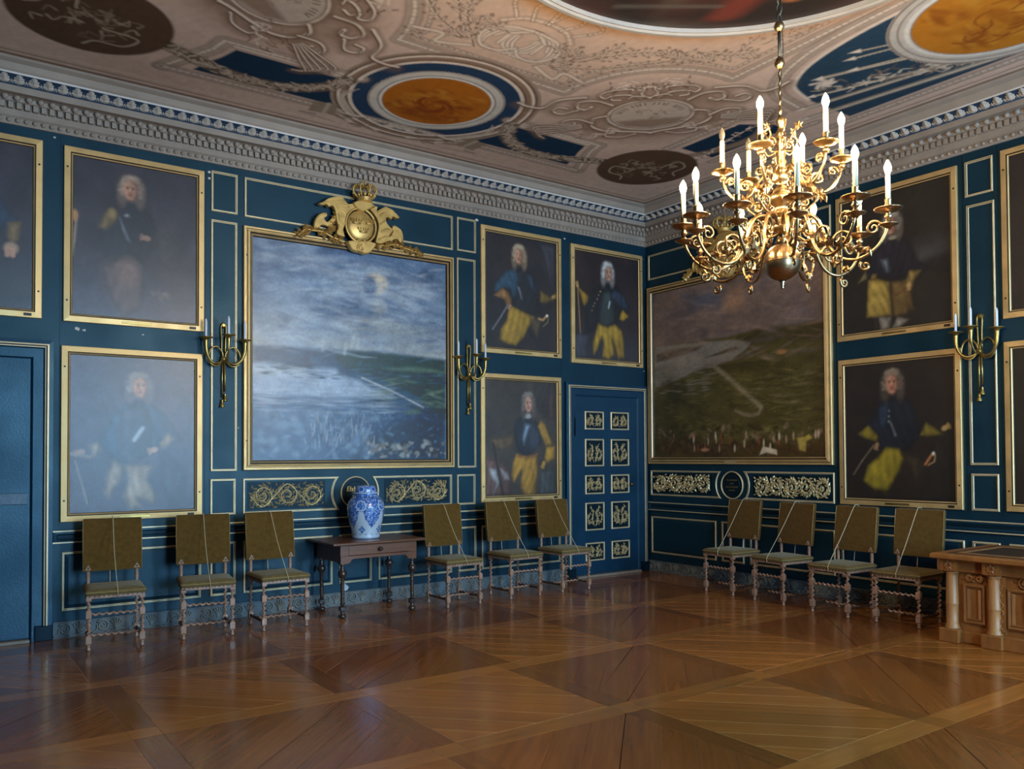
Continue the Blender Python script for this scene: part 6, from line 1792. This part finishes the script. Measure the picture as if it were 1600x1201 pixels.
# ------------------------------------------------------------------ brass chandelier, two tiers of electric candles
CHX, CHY = -4.28, -5.46
ch = thing('brass_chandelier', 'two-tier brass chandelier with scrolled arms, lit candle bulbs and polished ball', 'chandelier', (CHX, CHY, 0))
PHI = math.atan2(CAM.y - CHY, CAM.x - CHX)
MB().lathe([(.003, 2.545), (.011, 2.552), (.006, 2.562), (.014, 2.572), (.008, 2.58), (.02, 2.588), (.012, 2.594)], 14).build('finial', 'bronze', ch)
ballp = [(.02, 2.594)] + [(.105 * math.cos(math.radians(a)), 2.70 + .105 * math.sin(math.radians(a))) for a in range(-78, 79, 6)] + [(.02, 2.806)]
bl = MB().lathe(ballp, 40).build('ball', 'bronze', ch)
MB().lathe([(.104, 2.697), (.1065, 2.698), (.1065, 2.702), (.104, 2.703)], 40).build('ball_seam', 'brass', bl)
shaft = [(.02, 2.80), (.034, 2.812), (.022, 2.83), (.016, 2.85), (.03, 2.865), (.05, 2.88), (.055, 2.90), (.05, 2.925), (.03, 2.94), (.026, 2.96), (.048, 2.972), (.05, 2.985), (.03, 3.0), (.036, 3.02), (.062, 3.045), (.072, 3.065), (.066, 3.09), (.04, 3.105), (.046, 3.115), (.03, 3.13), (.022, 3.15), (.04, 3.165), (.046, 3.19), (.046, 3.22), (.034, 3.235), (.024, 3.25), (.034, 3.275), (.022, 3.30), (.03, 3.32), (.02, 3.34), (.026, 3.37), (.018, 3.40), (.028, 3.42), (.03, 3.44), (.018, 3.46), (.012, 3.48), (.022, 3.50), (.026, 3.515), (.014, 3.535), (.009, 3.55)]
MB().lathe(shaft, 24).build('shaft', 'brass', ch)
MB().twist((0, 0, 3.545), (0, 0, 3.83), .009, 5, .3).build('rod', 'brass', ch)
MB().lathe([(.008, 3.82), (.024, 3.832), (.030, 3.85), (.024, 3.868), (.02, 3.875), (.012, 3.885)], 14).build('rod_knob', 'brass', ch)
MB().tube([(0, 0, 3.88), (0, 0, 4.045)], .009, 8).build('rod', 'iron', ch)
MB().lathe([(.008, 4.035), (.024, 4.047), (.030, 4.065), (.024, 4.082), (.012, 4.095)], 14).build('rod_knob', 'brass', ch)
for k in range(14):
    z = 4.105 + k * .063
    a = (k % 2) * math.pi / 2
    pts = [(.017 * math.cos(t) * math.cos(a), .017 * math.cos(t) * math.sin(a), z + .034 * math.sin(t)) for t in [i * math.pi / 6 for i in range(13)]]
    MB().tube(pts, .006, 6, cap=False).build('chain_link', 'iron', ch)
MB().lathe([(.008, 4.93), (.05, 4.955), (.055, 4.965), (.02, 4.969)], 16).build('ceiling_rose', 'brass', ch)
MB().tube(curve([(.012, 0, 3.56), (.02, .004, 3.8), (.034, .0, 3.95), (.026, .006, 4.2), (.03, 0, 4.96)], 6), .0025, 5).build('flex', 'iron', ch)

def tup(prof, c, seg=16):
    return MB().lathe(prof, seg, c)

def arm(delta, R, zc, zh, k, lit, big):
    """One scrolled arm; its pans, candle sleeve and bulb are its sub-parts."""
    a = PHI + math.radians(delta)
    P3 = lambda r_, z_: (r_ * math.cos(a), r_ * math.sin(a), zc + z_)
    mb = MB()
    if big:
        path = [(.04, zh - zc), (.10, zh - zc + .05), (.18, zh - zc + .03), (.225, zh - zc - .06), (.25, -.15), (.31, -.225), (.40, -.245), (R - .07, -.20), (R - .015, -.12), (R, -.03)]
        curls = [(.17, -.03 + zh - zc, .055, 1.5, 1.5), (.33, -.13, .06, 3.6, -1.6), (R - .075, -.085, .045, -.4, 1.6), (.44, -.285, .03, 2.2, 1.4)]
    else:
        path = [(.03, zh - zc), (.07, zh - zc + .03), (.11, zh - zc - .01), (.135, -.10), (.18, -.165), (R - .08, -.17), (R - .02, -.10), (R, -.03)]
        curls = [(.12, zh - zc + .045, .032, 2.0, 1.5), (.2, -.10, .038, 3.4, -1.6), (R - .05, -.06, .028, -.2, 1.5)]
    c = curve(path, 6)
    n = len(c)
    mb.tube([P3(*p_) for p_ in c], [.0125 - .005 * i / n for i in range(n)], 8)
    for cr_, cz_, rr_, a0, tn in curls:
        mb.tube([P3(*p_) for p_ in spiral(cr_, cz_, rr_, rr_ * .15, a0, tn)], [.0085, .005], 6)
    o = mb.build('arm', 'brass', ch)
    # cast leaves on the arm
    mb = MB()
    for (lr, lz, an, ls) in ((.25 if big else .14, -.14, 2.4, .07), (R - .1, -.18, -1.9, .06), (.36 if big else .2, -.2, 1.2, .06)):
        t3 = lambda x, z, d, _a=a: (x * math.cos(_a) - d * math.sin(_a), x * math.sin(_a) + d * math.cos(_a), zc + z)
        for sd in (-1, 1):
            for q in range(3):
                mb.leaf(lr, lz, an + (q - 1) * .55, ls, ls * .42, lambda x, z, d: t3(x, z, d * sd), .004, .016)
    mb.build('cast_leaves', 'brass', o)
    x, y = R * math.cos(a), R * math.sin(a)
    s_ = 1.0 if big else .92
    tup([(.010, -.05), (.016, -.04), (.022, -.03), (.012, -.02), (.014, -.012), (.05 * s_, -.004), (.072 * s_, .006), (.074 * s_, .011), (.05 * s_, .004), (.016, .004)], (x, y, zc), 24).build('drip_pan', 'bronze' if big else 'brass', o)
    if big:
        tup([(.012, -.10), (.018, -.09), (.05, -.078), (.052, -.074), (.02, -.078), (.012, -.05)], (x, y, zc), 20).build('lower_pan', 'bronze', o)
    tup([(.015, .004), (.017, .012), (.013, .02), (.0165, .03), (.0165, .052), (.018, .056), (.018, .06)], (x, y, zc), 14).build('socket', 'brass', o)
    tup([(.0135, .058), (.0135, .185), (.0125, .192), (.008, .194)], (x, y, zc), 14).build('candle_sleeve', 'sleeve', o)
    b = [(.008, .192), (.0105, .2), (.016, .215), (.0185, .228), (.017, .242), (.011, .258), (.005, .268), (.0012, .275)]
    tup(b, (x, y, zc), 14).build('bulb', 'bulb' if lit else 'offbulb', o)
for k, dl in enumerate((8, 40, 78, 128, 160, 206, 240, 287, 307, 337)):
    arm(dl, .56, 2.905 + .008 * (k % 3 - 1), 2.905, k, True, True)
for k, dl in enumerate((-18, 44, 100, 158, 214, 260)):
    arm(dl, .335, 3.27, 3.205, k, k not in (4, 5), False)
# flower sprays round the top and between the tiers
for k in range(6):
    a = PHI + math.radians(14 + 60 * k)
    P3 = lambda r_, z_: (r_ * math.cos(a), r_ * math.sin(a), z_)
    mb = MB().tube([P3(*p_) for p_ in curve([(.02, 3.34), (.07, 3.33), (.095, 3.38), (.075, 3.43), (.10, 3.47)], 5)], .0055, 6)
    mb.tube([P3(*p_) for p_ in spiral(.06, 3.385, .03, .005, 0, 1.4)], .005, 6)
    o = mb.build('spray', 'brass', ch)
    fm = MB()
    for q in range(6):
        fm.leaf(.10, 3.47, q * math.pi / 3 + .4, .03, .02, lambda x, z, d: (x * math.cos(a) - d * math.sin(a), x * math.sin(a) + d * math.cos(a), z), 0, .006)
        fm.leaf(.10, 3.47, q * math.pi / 3 + .4, .03, .02, lambda x, z, d: (x * math.cos(a) + d * math.sin(a), x * math.sin(a) - d * math.cos(a), z), 0, .006)
    fm.build('flower', 'brass', o)
for k in range(6):
    a = PHI + math.radians(22 + 60 * k)
    P3 = lambda r_, z_: (r_ * math.cos(a), r_ * math.sin(a), z_)
    mb = MB().tube([P3(*p_) for p_ in curve([(.04, 2.985), (.11, 2.97), (.17, 3.01), (.2, 3.06), (.16, 3.08)], 5)], .007, 6)
    mb.tube([P3(*p_) for p_ in spiral(.13, 3.03, .04, .006, 0, 1.5)], .006, 6)
    o = mb.build('spray', 'brass', ch)
    MB().tube([P3(*p_) for p_ in curve([(.03, 2.86), (.1, 2.83), (.16, 2.79), (.19, 2.83), (.15, 2.86)], 5)], .006, 6).build('drop_scroll', 'brass', ch)
    fm = MB()
    for (cx_, cz_) in ((.2, 3.06), (.18, 2.82)):
        for q in range(7):
            for sd in (-1, 1):
                fm.leaf(cx_, cz_, q * .9, .042, .024, lambda x, z, d: (x * math.cos(a) - sd * d * math.sin(a), x * math.sin(a) + sd * d * math.cos(a), z), 0, .008)
    fm.build('cast_leaves', 'brass', o)
